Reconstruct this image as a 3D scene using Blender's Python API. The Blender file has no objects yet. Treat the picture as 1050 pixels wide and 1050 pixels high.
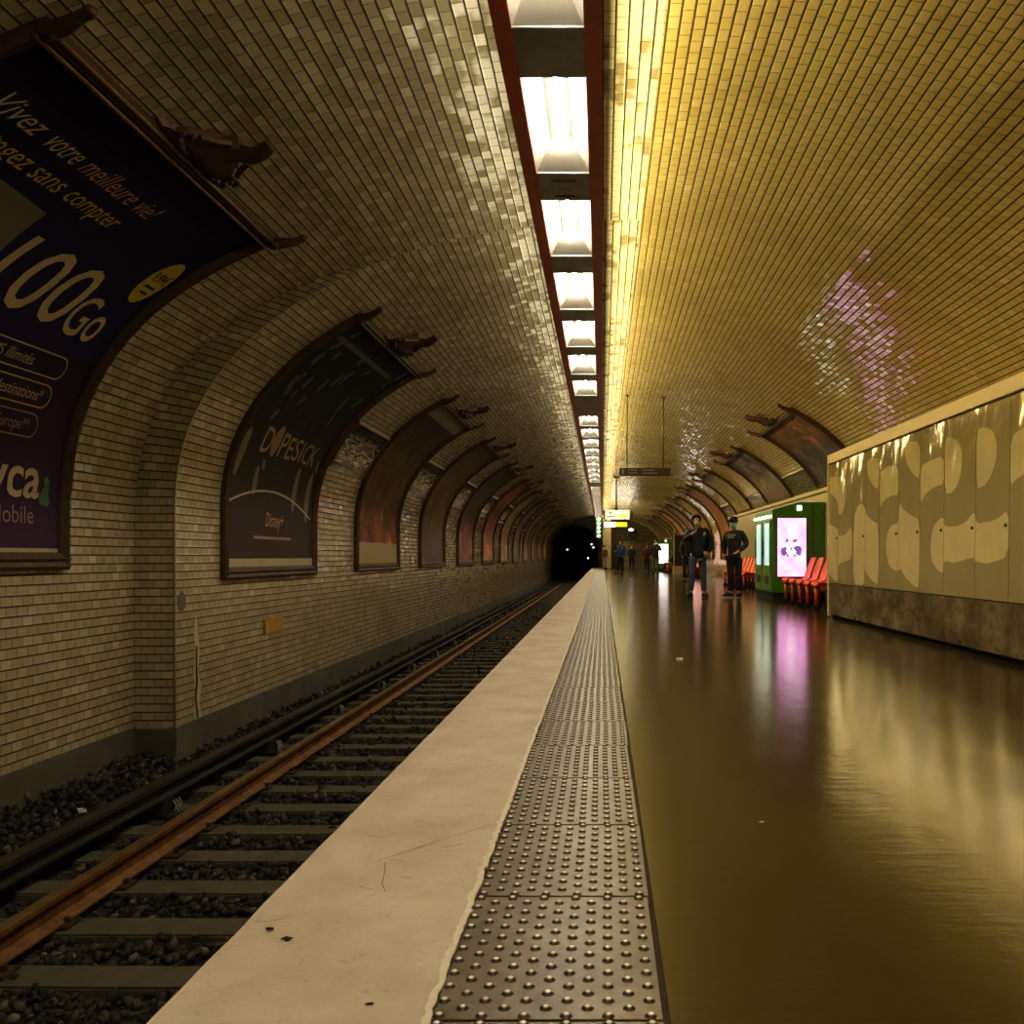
import bpy, bmesh, math, random, bisect
import numpy as np
from mathutils import Vector, Matrix, noise as mnoise
random.seed(7)
PI = math.pi
scene = bpy.context.scene
COL = scene.collection

# ------------------------------------------------------------------ helpers
def link(o, parent=None):
    COL.objects.link(o)
    if parent: o.parent = parent
    return o
def tag(o, label=None, cat=None, group=None, kind=None):
    if label: o['label'] = label
    if cat: o['category'] = cat
    if group: o['group'] = group
    if kind: o['kind'] = kind
    return o
def empty(name, loc=(0,0,0), rz=0):
    o = bpy.data.objects.new(name, None); o.location = loc; o.rotation_euler = (0,0,rz)
    o.empty_display_size = .1
    return link(o)
def mesh(name, v, f, m=None, parent=None, smooth=False, uv=None):
    me = bpy.data.meshes.new(name); me.from_pydata([tuple(p) for p in v], [], f)
    if uv is not None:
        l = me.uv_layers.new(name='UVMap')
        li = np.empty(len(me.loops), dtype=np.int32); me.loops.foreach_get('vertex_index', li)
        l.data.foreach_set('uv', np.array(uv, dtype=np.float32)[li].ravel())
    if smooth: me.polygons.foreach_set('use_smooth', [True]*len(me.polygons))
    if m: me.materials.append(m)
    me.update()
    return link(bpy.data.objects.new(name, me), parent)
class MB:
    """collects simple shapes into one mesh"""
    def __init__(s): s.v = []; s.f = []
    def add(s, v, f):
        n = len(s.v); s.v += [tuple(p) for p in v]; s.f += [tuple(i+n for i in q) for q in f]; return s
    def box(s, x0, x1, y0, y1, z0, z1, b=0.0):
        if b <= 0:
            v = [(x,y,z) for x in (x0,x1) for y in (y0,y1) for z in (z0,z1)]
            return s.add(v, [(0,1,3,2),(4,6,7,5),(0,4,5,1),(2,3,7,6),(0,2,6,4),(1,5,7,3)])
        bm = bmesh.new(); bmesh.ops.create_cube(bm, size=1)
        for q in bm.verts: q.co = Vector(((x0+x1)/2+q.co.x*(x1-x0), (y0+y1)/2+q.co.y*(y1-y0), (z0+z1)/2+q.co.z*(z1-z0)))
        bmesh.ops.bevel(bm, geom=bm.edges[:], offset=b, segments=2, affect='EDGES')
        return s.bm(bm)
    def bm(s, bm, M=None):
        bm.verts.ensure_lookup_table(); bm.verts.index_update()
        v = [(M @ q.co) if M else q.co.copy() for q in bm.verts]; f = [tuple(q.index for q in p.verts) for p in bm.faces]
        bm.free(); return s.add(v, f)
    def tube(s, pts, r, n=8, cap=True, sx=1.0):
        pts = [Vector(p) for p in pts]; rings = []
        rr = r if isinstance(r, (list, tuple)) else [r]*len(pts)
        up = Vector((0,0,1))
        d0 = (pts[1]-pts[0]).normalized()
        if abs(d0.z) > .9: up = Vector((0,1,0))
        v = []
        for i, p in enumerate(pts):
            d = (pts[min(i+1,len(pts)-1)]-pts[max(i-1,0)]).normalized()
            a = d.cross(up).normalized(); b = a.cross(d).normalized()
            for k in range(n):
                t = 2*PI*k/n; v.append(p + a*math.cos(t)*rr[i]*sx + b*math.sin(t)*rr[i])
        f = [(i*n+k, i*n+(k+1)%n, (i+1)*n+(k+1)%n, (i+1)*n+k) for i in range(len(pts)-1) for k in range(n)]
        if cap: f += [tuple(range(n-1,-1,-1)), tuple((len(pts)-1)*n+k for k in range(n))]
        return s.add(v, f)
    def ball(s, c, r, sub=2):
        r = r if isinstance(r, (list, tuple)) else (r,r,r)
        bm = bmesh.new(); bmesh.ops.create_icosphere(bm, subdivisions=sub, radius=1)
        return s.bm(bm, Matrix.Translation(c) @ Matrix.Diagonal((r[0],r[1],r[2],1)))
    def prism(s, poly, plane, a, b):
        """poly 2D extruded from a to b along the axis left out of plane ('xz','yz','xy')"""
        n = len(poly)
        def P(p, t): return {'xz': (p[0],t,p[1]), 'yz': (t,p[0],p[1]), 'xy': (p[0],p[1],t)}[plane]
        v = [P(p,a) for p in poly]+[P(p,b) for p in poly]
        return s.add(v, [tuple(range(n)), tuple(range(2*n-1,n-1,-1))]+[(i,(i+1)%n,n+(i+1)%n,n+i) for i in range(n)])
    def build(s, name, m=None, parent=None, smooth=False, sharp=None):
        o = mesh(name, s.v, s.f, m, parent, smooth)
        bm = bmesh.new(); bm.from_mesh(o.data); bmesh.ops.recalc_face_normals(bm, faces=bm.faces[:]); bm.to_mesh(o.data); bm.free()
        if sharp is not None:
            o.data.polygons.foreach_set('use_smooth', [True]*len(o.data.polygons)); o.data.set_sharp_from_angle(angle=math.radians(sharp))
        return o
def copy_tree(o, parent=None):
    c = o.copy(); COL.objects.link(c); c.parent = parent
    for ch in o.children: copy_tree(ch, c)
    return c

# ------------------------------------------------------------------ materials
class NT:
    def __init__(s, name):
        s.m = bpy.data.materials.new(name); s.m.use_nodes = True; s.t = s.m.node_tree
        s.b = s.t.nodes['Principled BSDF']; s.out = s.t.nodes['Material Output']
    def n(s, typ, **kw):
        nd = s.t.nodes.new(typ)
        for k, v in kw.items():
            if k.startswith('i_'): nd.inputs[int(k[2:])].default_value = v
            else: setattr(nd, k, v)
        return nd
    def l(s, a, b): s.t.links.new(a, b)
    def math(s, op, a, b=None, clamp=False):
        nd = s.t.nodes.new('ShaderNodeMath'); nd.operation = op; nd.use_clamp = clamp
        for i, q in enumerate((a, b)):
            if q is None: continue
            if isinstance(q, (int, float)): nd.inputs[i].default_value = q
            else: s.l(q, nd.inputs[i])
        return nd.outputs[0]
    def mix(s, fac, a, b, blend='MIX'):
        nd = s.t.nodes.new('ShaderNodeMix'); nd.data_type = 'RGBA'; nd.blend_type = blend
        for i, q in ((0,fac),(6,a),(7,b)):
            if isinstance(q, (int,float)): nd.inputs[i].default_value = q
            elif isinstance(q, tuple): nd.inputs[i].default_value = (*q[:3],1)
            else: s.l(q, nd.inputs[i])
        return nd.outputs[2]
    def noise(s, scale, detail=3, vec=None, rough=.5, dim='3D'):
        nd = s.t.nodes.new('ShaderNodeTexNoise'); nd.inputs['Scale'].default_value = scale
        nd.inputs['Detail'].default_value = detail; nd.inputs['Roughness'].default_value = rough
        if vec is not None: s.l(vec, nd.inputs['Vector'])
        return nd.outputs['Fac']
    def ramp(s, fac, stops, interp='LINEAR'):
        nd = s.t.nodes.new('ShaderNodeValToRGB'); e = nd.color_ramp.elements; nd.color_ramp.interpolation = interp
        while len(e) < len(stops): e.new(.5)
        for q, (p, c) in zip(e, stops):
            q.position = p; q.color = (*c[:3],1) if isinstance(c, tuple) else (c,c,c,1)
        s.l(fac, nd.inputs[0]); return nd.outputs[0]
    def bump(s, h, strength=.3, dist=.01, normal=None):
        nd = s.t.nodes.new('ShaderNodeBump'); nd.inputs['Strength'].default_value = strength; nd.inputs['Distance'].default_value = dist
        s.l(h, nd.inputs['Height'])
        if normal: s.l(normal, nd.inputs['Normal'])
        s.l(nd.outputs[0], s.b.inputs['Normal']); return nd.outputs[0]
    def obj(s): return s.n('ShaderNodeTexCoord').outputs['Object']
    def geo(s): return s.n('ShaderNodeNewGeometry').outputs['Position']
    def uv(s): return s.n('ShaderNodeTexCoord').outputs['UV']
    def base(s, c):
        if isinstance(c, tuple): s.b.inputs['Base Color'].default_value = (*c[:3],1)
        else: s.l(c, s.b.inputs['Base Color'])
    def set(s, **kw):
        for k, v in kw.items():
            k = {'specular_ior_level': 'Specular IOR Level'}.get(k, k.replace('_',' ').title())
            if isinstance(v, (int,float)): s.b.inputs[k].default_value = v
            else: s.l(v, s.b.inputs[k])
def plain(name, c, rough=.5, metal=0, emit=None, es=1, var=.18, nscale=6):
    t = NT(name)
    d = tuple(max(0, q*(1-var)) for q in c); u = tuple(min(1, q*(1+var)) for q in c)
    if var: t.base(t.mix(t.noise(nscale, 3, t.geo()), d, u))
    else: t.base(c)
    t.set(roughness=rough, metallic=metal)
    if emit: t.b.inputs['Emission Color'].default_value = (*emit,1); t.b.inputs['Emission Strength'].default_value = es
    return t.m

TLEN = .132
def tile_mat(name, c1, c2, tilt=.05, dirt=(.30,.24,.13), crown=False):
    t = NT(name); uv = t.n('ShaderNodeSeparateXYZ'); t.l(t.uv(), uv.inputs[0])
    u, v = uv.outputs[0], uv.outputs[1]
    vr = t.math('DIVIDE', v, .0815); row = t.math('FLOOR', vr); fv = t.math('FRACT', vr)
    par = t.math('MULTIPLY', t.math('FRACT', t.math('MULTIPLY', row, .5)), 1.0)
    ur = t.math('ADD', t.math('DIVIDE', u, TLEN), par); col = t.math('FLOOR', ur); fu = t.math('FRACT', ur)
    cell = t.n('ShaderNodeCombineXYZ'); t.l(col, cell.inputs[0]); t.l(row, cell.inputs[1])
    wn = t.n('ShaderNodeTexWhiteNoise', noise_dimensions='2D'); t.l(cell.outputs[0], wn.inputs['Vector'])
    # distance from the tile edge, metres
    dv = t.math('MULTIPLY', t.math('MINIMUM', fv, t.math('SUBTRACT', 1.0, fv)), .0815)
    du = t.math('MULTIPLY', t.math('MINIMUM', fu, t.math('SUBTRACT', 1.0, fu)), TLEN)
    e = t.math('MINIMUM', t.math('SUBTRACT', dv, .0055), t.math('SUBTRACT', du, .0016))
    inside = t.math('MULTIPLY', e, 900.0, clamp=True)
    hgt = t.math('MULTIPLY', e, 160.0, clamp=True)
    hgt = t.math('POWER', hgt, .6)
    pos = t.geo()
    n1 = t.noise(.5, 4, pos, .6); n2 = t.noise(2.2, 5, pos, .65)
    base = t.mix(t.ramp(wn.outputs['Value'], [(0,0.0),(.85,.55),(1,1.0)]), c1, c2)
    base = t.mix(t.ramp(n1, [(.35,.0),(.75,.5)]), base, dirt)
    base = t.mix(t.ramp(n2, [(.5,0.0),(.85,.35)]), base, (.14,.10,.05))
    if crown:   # bright reflections beside the lamp strip, put into the tile colour in ragged patches
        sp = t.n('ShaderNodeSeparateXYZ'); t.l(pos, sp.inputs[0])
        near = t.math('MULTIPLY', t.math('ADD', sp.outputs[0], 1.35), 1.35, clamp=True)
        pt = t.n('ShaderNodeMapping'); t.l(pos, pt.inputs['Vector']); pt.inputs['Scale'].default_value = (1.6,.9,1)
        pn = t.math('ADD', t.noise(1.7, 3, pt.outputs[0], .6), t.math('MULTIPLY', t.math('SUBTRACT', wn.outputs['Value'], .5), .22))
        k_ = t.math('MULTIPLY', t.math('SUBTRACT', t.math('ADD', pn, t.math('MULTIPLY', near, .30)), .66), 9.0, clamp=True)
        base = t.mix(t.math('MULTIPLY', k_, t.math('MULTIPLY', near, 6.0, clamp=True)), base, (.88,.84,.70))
    col_ = t.mix(inside, (.045,.034,.015), base); t.base(col_)
    rn = t.math('MULTIPLY', wn.outputs['Value'], .07)
    rg = t.math('ADD', t.math('ADD', rn, t.math('MULTIPLY', n2, .18)), -.02)
    rough = t.n('ShaderNodeMix'); rough.data_type = 'FLOAT'; t.l(inside, rough.inputs[0]); rough.inputs[2].default_value = .85; t.l(rg, rough.inputs[3])
    t.set(roughness=rough.outputs[0])
    # each tile sits at its own slight tilt
    g = t.n('ShaderNodeNewGeometry')
    a = t.n('ShaderNodeVectorMath', operation='SUBTRACT'); t.l(wn.outputs['Color'], a.inputs[0]); a.inputs[1].default_value = (.5,.5,.5)
    bq = t.n('ShaderNodeVectorMath', operation='SCALE'); t.l(a.outputs[0], bq.inputs[0]); bq.inputs['Scale'].default_value = tilt
    cq = t.n('ShaderNodeVectorMath', operation='ADD'); t.l(g.outputs['Normal'], cq.inputs[0]); t.l(bq.outputs[0], cq.inputs[1])
    dq = t.n('ShaderNodeVectorMath', operation='NORMALIZE'); t.l(cq.outputs[0], dq.inputs[0])
    t.bump(hgt, .55, .005, dq.outputs[0])
    return t.m

M = {}
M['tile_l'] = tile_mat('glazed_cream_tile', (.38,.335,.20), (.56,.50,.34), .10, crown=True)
M['tile_r'] = tile_mat('glazed_warm_lit_tile', (.54,.45,.18), (.70,.60,.33), .07, (.36,.29,.10))  # same tile as on the left, warm lamplight put into its colour
M['frame'] = plain('bronze_frame', (.075,.045,.018), .62, .1, var=.5, nscale=12)
M['frame_gold'] = plain('gilded_frame_edge', (.20,.115,.025), .35, .5, var=.45, nscale=14)
M['crest'] = plain('dark_bronze_crest', (.10,.055,.025), .45, .3, var=.5, nscale=40)
M['rod'] = plain('dark_rod', (.03,.025,.02), .5)
M['black'] = plain('soot_black', (.008,.008,.007), .8)
M['red_rail'] = plain('oxide_red_paint', (.50,.13,.07), .45, var=.25)
M['grey_metal'] = plain('grey_cover_metal', (.27,.28,.25), .42, .25, var=.5, nscale=5)
M['reflector'] = plain('white_reflector', (.30,.285,.24), .4, var=.12, nscale=9)
M['tray'] = plain('grey_tray', (.05,.05,.04), .5, var=.2)
M['tube'] = plain('lit_tube', (1,1,1), .5, emit=(1,.88,.70), es=78, var=0)
M['tube_off'] = plain('unlit_cover', (.35,.34,.30), .5, var=.2)
M['concrete_side'] = plain('platform_side', (.10,.09,.06), .85, var=.4)
M['plinth'] = plain('wall_plinth', (.105,.10,.075), .8, var=.45, nscale=3)
M['sleeper'] = plain('sleeper_concrete', (.090,.082,.050), .85, var=.45, nscale=9)
M['clip'] = plain('rusty_clip', (.06,.03,.015), .7, var=.4, nscale=30)
M['cond'] = plain('conductor_rail_steel', (.052,.047,.028), .5, .5, var=.5, nscale=4)
M['insul'] = plain('insulator', (.022,.021,.018), .4, var=.3)
M['insul_rib'] = plain('insulator_rib', (.32,.31,.26), .4, var=.3)
M['cream_trim'] = plain('cream_trim_paint', (.62,.50,.28), .5, var=.1, nscale=2)
M['bead'] = plain('worn_corner_bead', (.46,.38,.22), .5, var=.3, nscale=6)
M['beige_wall'] = plain('beige_wall', (.42,.35,.20), .4, var=.2, nscale=2)
M['paper'] = plain('margin_paper', (.42,.36,.23), .6, var=.12, nscale=8)
M['lett_cream'] = plain('cream_lettering', (.52,.43,.25), .5, var=.08)
M['lett_yellow'] = plain('yellow_lettering', (.52,.36,.05), .5, var=.08)
M['lett_pink'] = plain('pink_lettering', (.50,.27,.18), .5, var=.1)
M['lett_mauve'] = plain('mauve_lettering', (.30,.20,.20), .5, var=.1)
M['leaf_green'] = plain('green_emblem', (.05,.16,.07), .5, var=.2)
M['badge'] = plain('yellow_badge', (.52,.42,.05), .5, var=.08)
M['ink'] = plain('black_ink', (.02,.018,.015), .5, var=0)
M['orange'] = plain('orange_plastic', (.90,.10,.004), .5, var=.1)
M['orange_dk'] = plain('orange_leg_paint', (.42,.06,.012), .4, var=.2)
M['green'] = plain('green_enamel', (.055,.20,.022), .35, var=.12, nscale=3)
M['green_lt'] = plain('light_green_panel', (.16,.30,.08), .3, var=.4, nscale=7)
M['green_dk'] = plain('dark_vent_strip', (.07,.10,.04), .5, var=.2)
M['maroon'] = plain('maroon_bezel', (.10,.02,.025), .3, var=.1)
M['white_lit'] = plain('lit_white', (.9,.9,.9), .5, emit=(1,.97,.9), es=2, var=0)
M['white_screen'] = plain('white_screen', (.9,.9,.9), .4, emit=(1,.9,.86), es=1.6, var=0)
M['pink_panel'] = plain('pink_lit_panel', (.9,.6,.6), .4, emit=(1,.55,.5), es=.8, var=0)
M['pale_glass'] = plain('lit_pale_glass', (.4,.5,.5), .15, emit=(.55,.80,.82), es=.45, var=.1)
M['yellow_lit'] = plain('lit_yellow', (.9,.8,.05), .4, emit=(.9,.75,.02), es=.8, var=0)
M['cream_lit'] = plain('lit_cream', (.9,.85,.7), .4, emit=(1,.88,.62), es=.5, var=0)
M['signdark'] = plain('dark_sign_face', (.028,.024,.018), .35, var=.2)
M['signtext'] = plain('sign_lettering', (.20,.18,.13), .5, var=0)
M['jeans'] = plain('blue_denim', (.07,.10,.18), .85, var=.35, nscale=25)
M['blackcloth'] = plain('black_cloth', (.012,.012,.015), .75, var=.3, nscale=20)
M['navycloth'] = plain('navy_cloth', (.012,.014,.028), .6, var=.3, nscale=20)
M['olivecloth'] = plain('dark_olive_cloth', (.022,.026,.014), .8, var=.3, nscale=20)
M['bluecloth'] = plain('blue_cloth', (.02,.05,.16), .75, var=.3, nscale=20)
M['greycloth'] = plain('grey_cloth', (.12,.10,.08), .8, var=.3, nscale=20)
M['palecloth'] = plain('pale_cloth', (.36,.31,.22), .8, var=.3, nscale=20)
M['redcloth'] = plain('dull_red_cloth', (.10,.02,.018), .8, var=.3, nscale=20)
M['skin'] = plain('skin', (.38,.21,.13), .55, var=.1, nscale=15)
M['hair'] = plain('dark_hair', (.02,.014,.01), .7, var=.3, nscale=40)
M['mask_b'] = plain('beige_mask', (.50,.40,.27), .7, var=.08)
M['mask_t'] = plain('teal_mask', (.14,.36,.34), .7, var=.08)
M['eye'] = plain('eye_dark', (.01,.01,.01), .3, var=0)
M['shoe'] = plain('dark_shoe', (.015,.013,.012), .5, var=.2)
M['sole'] = plain('pale_sole', (.55,.52,.45), .6, var=.1)
M['emblem'] = plain('emblem_grey', (.30,.27,.18), .6, var=.1)
M['scrap'] = plain('dark_scrap', (.02,.017,.01), .9, var=.3, nscale=60)
M['white_scrap'] = plain('white_scrap', (.7,.68,.6), .7, var=.1)
M['yplate'] = plain('ochre_plate', (.42,.22,.02), .5, var=.3, nscale=30)

def rail_mat():
    t = NT('rusty_rail'); n = t.noise(7, 5, t.geo(), .65)
    t.base(t.ramp(n, [(.3,(.10,.046,.012)),(.55,(.23,.115,.028)),(.8,(.34,.19,.055))])); t.set(roughness=.62, metallic=.25); t.bump(n, .4, .01); return t.m
M['rail_rust'] = rail_mat()
M['rail_top'] = plain('worn_rail_head', (.26,.18,.075), .33, .75, var=.35, nscale=5)
def ballast_mat():
    t = NT('ballast_bed'); v = t.n('ShaderNodeTexVoronoi'); v.inputs['Scale'].default_value = 22; t.l(t.geo(), v.inputs['Vector'])
    t.base(t.mix(v.outputs['Color'], (.018,.015,.009), (.06,.052,.034))); t.set(roughness=.9); t.bump(v.outputs['Distance'], 1.0, .05); return t.m
M['ballast'] = ballast_mat()
def stone_mat():
    t = NT('ballast_stone'); g = t.n('ShaderNodeNewGeometry')
    r = g.outputs['Random Per Island']
    t.base(t.ramp(r, [(0,(.012,.010,.006)),(.6,(.035,.030,.018)),(.9,(.075,.062,.038)),(1,(.18,.15,.09))])); t.set(roughness=.75); return t.m
M['stone'] = stone_mat()
def floor_mat():
    t = NT('polished_asphalt'); p = t.geo()
    mp = t.n('ShaderNodeMapping'); t.l(p, mp.inputs['Vector']); mp.inputs['Scale'].default_value = (1,.35,1)
    n1 = t.noise(1.1, 5, mp.outputs[0], .6); n2 = t.noise(120, 3, p, .6); n3 = t.noise(9, 5, p, .7)
    c = t.ramp(n1, [(.25,(.030,.023,.009)),(.55,(.062,.046,.015)),(.8,(.105,.078,.026))])
    c = t.mix(t.ramp(n2, [(.35,.35),(.7,0.0)]), c, (.03,.022,.008)); t.base(c)
    t.set(roughness=t.math('ADD', t.math('MULTIPLY', n3, .12), .08)); t.set(specular_ior_level=.75)
    wv = t.noise(2.6, 3, mp.outputs[0], .5)
    mr = t.n('ShaderNodeMapping'); t.l(p, mr.inputs['Vector']); mr.inputs['Scale'].default_value = (.5,2.2,1)
    rp = t.noise(9, 3, mr.outputs[0], .6)
    h = t.math('ADD', t.math('ADD', t.math('MULTIPLY', wv, .6), t.math('MULTIPLY', n2, .05)), t.math('MULTIPLY', rp, .16))
    t.bump(t.math('ADD', h, t.math('MULTIPLY', n3, .08)), .25, .02); return t.m
M['floor'] = floor_mat()
def coping_mat():
    t = NT('worn_cream_concrete'); p = t.geo(); n1 = t.noise(2.5, 6, p, .65); n2 = t.noise(14, 6, p, .75)
    mp = t.n('ShaderNodeMapping'); t.l(p, mp.inputs['Vector']); mp.inputs['Scale'].default_value = (22,2.2,1); mp.inputs['Rotation'].default_value = (0,0,1.1)
    n3 = t.noise(2, 5, mp.outputs[0], .75)
    c = t.ramp(n1, [(.3,(.50,.415,.31)),(.6,(.64,.56,.45)),(.8,(.72,.65,.55))])
    c = t.mix(t.ramp(n2, [(.58,0.0),(.70,.6)]), c, (.36,.28,.19)); c = t.mix(t.ramp(n3, [(.66,0.0),(.72,.65)]), c, (.25,.19,.125))
    n4 = t.noise(55, 4, p, .7); c = t.mix(t.ramp(n4, [(.60,0.0),(.70,.5)]), c, (.33,.26,.18))
    t.base(c); t.set(roughness=.62); t.bump(n2, .25, .006); return t.m
M['coping'] = coping_mat()
def tact_mat():
    t = NT('worn_glinting_tactile_plate'); p = t.geo(); n1 = t.noise(4.5, 5, p, .65); n2 = t.noise(60, 4, p, .7)
    z = t.n('ShaderNodeSeparateXYZ'); t.l(p, z.inputs[0])
    c = t.ramp(n1, [(.3,(.085,.068,.038)),(.55,(.16,.13,.08)),(.8,(.26,.215,.145))])
    c = t.mix(t.ramp(n2, [(.4,.3),(.7,0.0)]), c, (.05,.04,.02))
    zz = z.outputs[2]
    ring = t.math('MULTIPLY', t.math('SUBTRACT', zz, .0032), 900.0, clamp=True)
    c = t.mix(ring, c, (.045,.036,.02)); c = t.mix(t.math('MULTIPLY', t.math('SUBTRACT', zz, .0076), 600.0, clamp=True), c, (.85,.82,.72))  # dirt-dark dome sides, then glints on the tops put into the colour
    t.base(c); t.set(roughness=.36, metallic=.15); t.bump(n1, .3, .01); return t.m
M['tactile'] = tact_mat()
M['groove'] = plain('dark_joint', (.035,.026,.012), .9, var=.4, nscale=20)
M['paint_edge'] = plain('chipped_white_paint', (.76,.70,.58), .7, var=.2, nscale=40)
def marble_mat():
    t = NT('dark_streaked_stone'); mp = t.n('ShaderNodeMapping'); t.l(t.geo(), mp.inputs['Vector']); mp.inputs['Scale'].default_value = (1,.8,1.0)
    n = t.noise(2.5, 6, mp.outputs[0], .7)
    t.base(t.ramp(n, [(.3,(.05,.038,.02)),(.5,(.12,.095,.05)),(.7,(.26,.21,.125))])); t.set(roughness=.16)
    w = t.noise(2.2, 2, mp.outputs[0], .4); t.bump(w, .7, .06); return t.m
M['marble'] = marble_mat()
def panel_mat():
    t = NT('two_tone_enamel_panel'); a = t.n('ShaderNodeVertexColor'); a.layer_name = 'tone'
    s = t.n('ShaderNodeSeparateColor'); t.l(a.outputs[0], s.inputs[0])
    n = t.noise(1.3, 4, t.geo(), .6)
    tone = t.math('GREATER_THAN', s.outputs[0], .5)
    c = t.mix(tone, (.40,.34,.18), (.74,.63,.36)); c = t.mix(t.ramp(n, [(.4,0.0),(.8,.25)]), c, (.35,.28,.15)); t.base(c)
    t.set(roughness=.09, metallic=.3)
    mp = t.n('ShaderNodeMapping'); t.l(t.geo(), mp.inputs['Vector']); mp.inputs['Scale'].default_value = (1,1.5,.9)
    t.bump(t.noise(1.9, 2, mp.outputs[0], .4), .8, .035); return t.m
M['panel'] = panel_mat()
def print_mat(name, stops, c2=None, amt=.5, scale=3.0, rough=.32, seed=0, stretch=(1,1,1)):
    t = NT(name); uv = t.uv(); s = t.n('ShaderNodeSeparateXYZ'); t.l(uv, s.inputs[0])
    mp = t.n('ShaderNodeMapping'); t.l(uv, mp.inputs['Vector']); mp.inputs['Location'].default_value = (seed*3.7,seed*1.3,seed); mp.inputs['Scale'].default_value = stretch
    n = t.noise(scale, 5, mp.outputs[0], .6)
    v = t.math('ADD', s.outputs[1], t.math('MULTIPLY', t.math('SUBTRACT', n, .5), .25))
    c = t.ramp(v, stops)
    if c2:
        n2 = t.noise(scale*1.7, 6, mp.outputs[0], .7)
        c = t.mix(t.ramp(n2, [(.44,0.0),(.56,amt)]), c, c2)
        mp2_ = t.n('ShaderNodeMapping'); t.l(uv, mp2_.inputs['Vector']); mp2_.inputs['Location'].default_value = (seed*1.9+5,seed*2.3,2); mp2_.inputs['Scale'].default_value = (2.6, 1, 1)
        n3 = t.noise(scale*1.3, 5, mp2_.outputs[0], .65)
        c = t.mix(t.ramp(n3, [(.54,0.0),(.66,.75)]), c, t.mix(1.0, c, (2.6,2.4,2.0), 'MULTIPLY'))
    t.base(c); t.set(roughness=.55, specular_ior_level=.25); return t.m

# ------------------------------------------------------------------ vault profile
N_, A_, B_, XC, Z0 = 2.15, 4.6, 2.82, .38, 1.37
ZB = -1.15
Y0, Y1 = -9.0, 75.0
YR = 8.94      # where the left wall steps back
def ell(side, n=72):
    return [(XC+side*A_*math.cos(PI/2*i/n)**(2/N_), Z0+B_*math.sin(PI/2*i/n)**(2/N_)) for i in range(n+1)]
class Curve:
    def __init__(s, p):
        s.p = p; s.c = [0]
        for a, b in zip(p, p[1:]): s.c.append(s.c[-1]+math.dist(a, b))
    def at(s, q, off=0):
        i = min(max(bisect.bisect_right(s.c, q)-1, 0), len(s.p)-2)
        a, b = s.p[i], s.p[i+1]; L = s.c[i+1]-s.c[i]; t = (q-s.c[i])/L
        x = a[0]+(b[0]-a[0])*t; z = a[1]+(b[1]-a[1])*t
        tx, tz = (b[0]-a[0])/L, (b[1]-a[1])/L; nx, nz = tz, -tx
        if nx*(XC-x)+nz*(1.37-z) < 0: nx, nz = -nx, -nz
        return x+nx*off, z+nz*off
def rec(x, z):
    w = max(0, min(1, (-2.14-x)/2.08))**.8
    return (x-.4*w*(1 if z <= 1.37 else .95), z+(0 if z <= 1.37 else .12*w*min(1, (z-1.37)/1.5)))
eL = ell(-1); eR = ell(1)
CL = Curve([(XC-A_, ZB)]+eL)
CLR = Curve([rec(x, z) for x, z in [(XC-A_, ZB)]+eL])
CR = Curve([(XC+A_, 0)]+eR)
def shell(name, pts, s0, ya, yb, m, ny=1):
    cs = [s0]
    for a, b in zip(pts, pts[1:]): cs.append(cs[-1]+math.dist(a, b))
    ys = [ya+(yb-ya)*i/ny for i in range(ny+1)]
    v = [(x, y, z) for y in ys for x, z in pts]; uv = [(y+30, s) for y in ys for s in cs]
    n = len(pts); f = [(j*n+i, j*n+i+1, (j+1)*n+i+1, (j+1)*n+i) for j in range(ny) for i in range(n-1)]
    o = mesh(name, v, f, m, None, True, uv); return o
ST = 'structure'
# left wall and left vault, the set-back near bay and the stretch beyond it
wl = mesh('wall_left', [], [])
def multi_shell(name, parts, m):
    V = []; F = []; U = []
    for pts, s0, ya, yb in parts:
        cs = [s0]
        for a, b in zip(pts, pts[1:]): cs.append(cs[-1]+math.dist(a, b))
        n = len(pts); k = len(V)
        for y in (ya, yb):
            V += [(x, y, z) for x, z in pts]; U += [(y+30, s) for s in cs]
        F += [(k+i, k+i+1, k+n+i+1, k+n+i) for i in range(n-1)]
    return mesh(name, V, F, m, None, True, U)
bpy.data.objects.remove(wl)
pl = [(XC-A_, ZB), (XC-A_, Z0)]; plr = [rec(*p) for p in pl]
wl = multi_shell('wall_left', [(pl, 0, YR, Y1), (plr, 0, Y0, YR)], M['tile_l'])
# return face between the two
V = []; U = []; F = []
prof = [(XC-A_, ZB)]+eL; prof = [p for p in prof if p[0] <= -2.0]
for i, p in enumerate(prof):
    q = rec(*p); V += [(p[0], YR, p[1]), (q[0], YR, q[1])]; w = math.dist(p, q); sv = CL.c[i] if i < len(CL.c) else 0
    U += [(0, sv), (w, sv)]
F = [(2*i, 2*i+1, 2*i+3, 2*i+2) for i in range(len(prof)-1)]
ret = mesh('return_face', V, F, M['tile_l'], wl, False, U)
edge = MB(); edge.tube([(p[0]+.004, YR, p[1]) for p in prof[:-4]], [.012*max(.15, 1-max(0, i-14)/30) for i in range(len(prof)-4)], 6); edge.build('corner_bead', M['bead'], wl, True)
tag(wl, 'cream tiled left wall along the track, stepping back in the near bay', None, None, ST)
sL = CL.c[1]; sLR = CLR.c[1]
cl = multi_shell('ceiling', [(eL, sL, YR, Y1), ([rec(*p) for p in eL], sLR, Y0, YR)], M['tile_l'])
tag(cl, 'tiled vault above the track', None, None, ST)
def recR(x, z, k):
    w = max(0, min(1, (x-2.62)/2.36))**.75
    return (x+.42*w*k*(1 if z <= 1.37 else .95), z+(0 if z <= 1.37 else .16*w*k*min(1, (z-1.37)/1.2)))
ysr = [Y0, 8.5]+[9+.5*i for i in range(14)]+[Y1]
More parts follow.
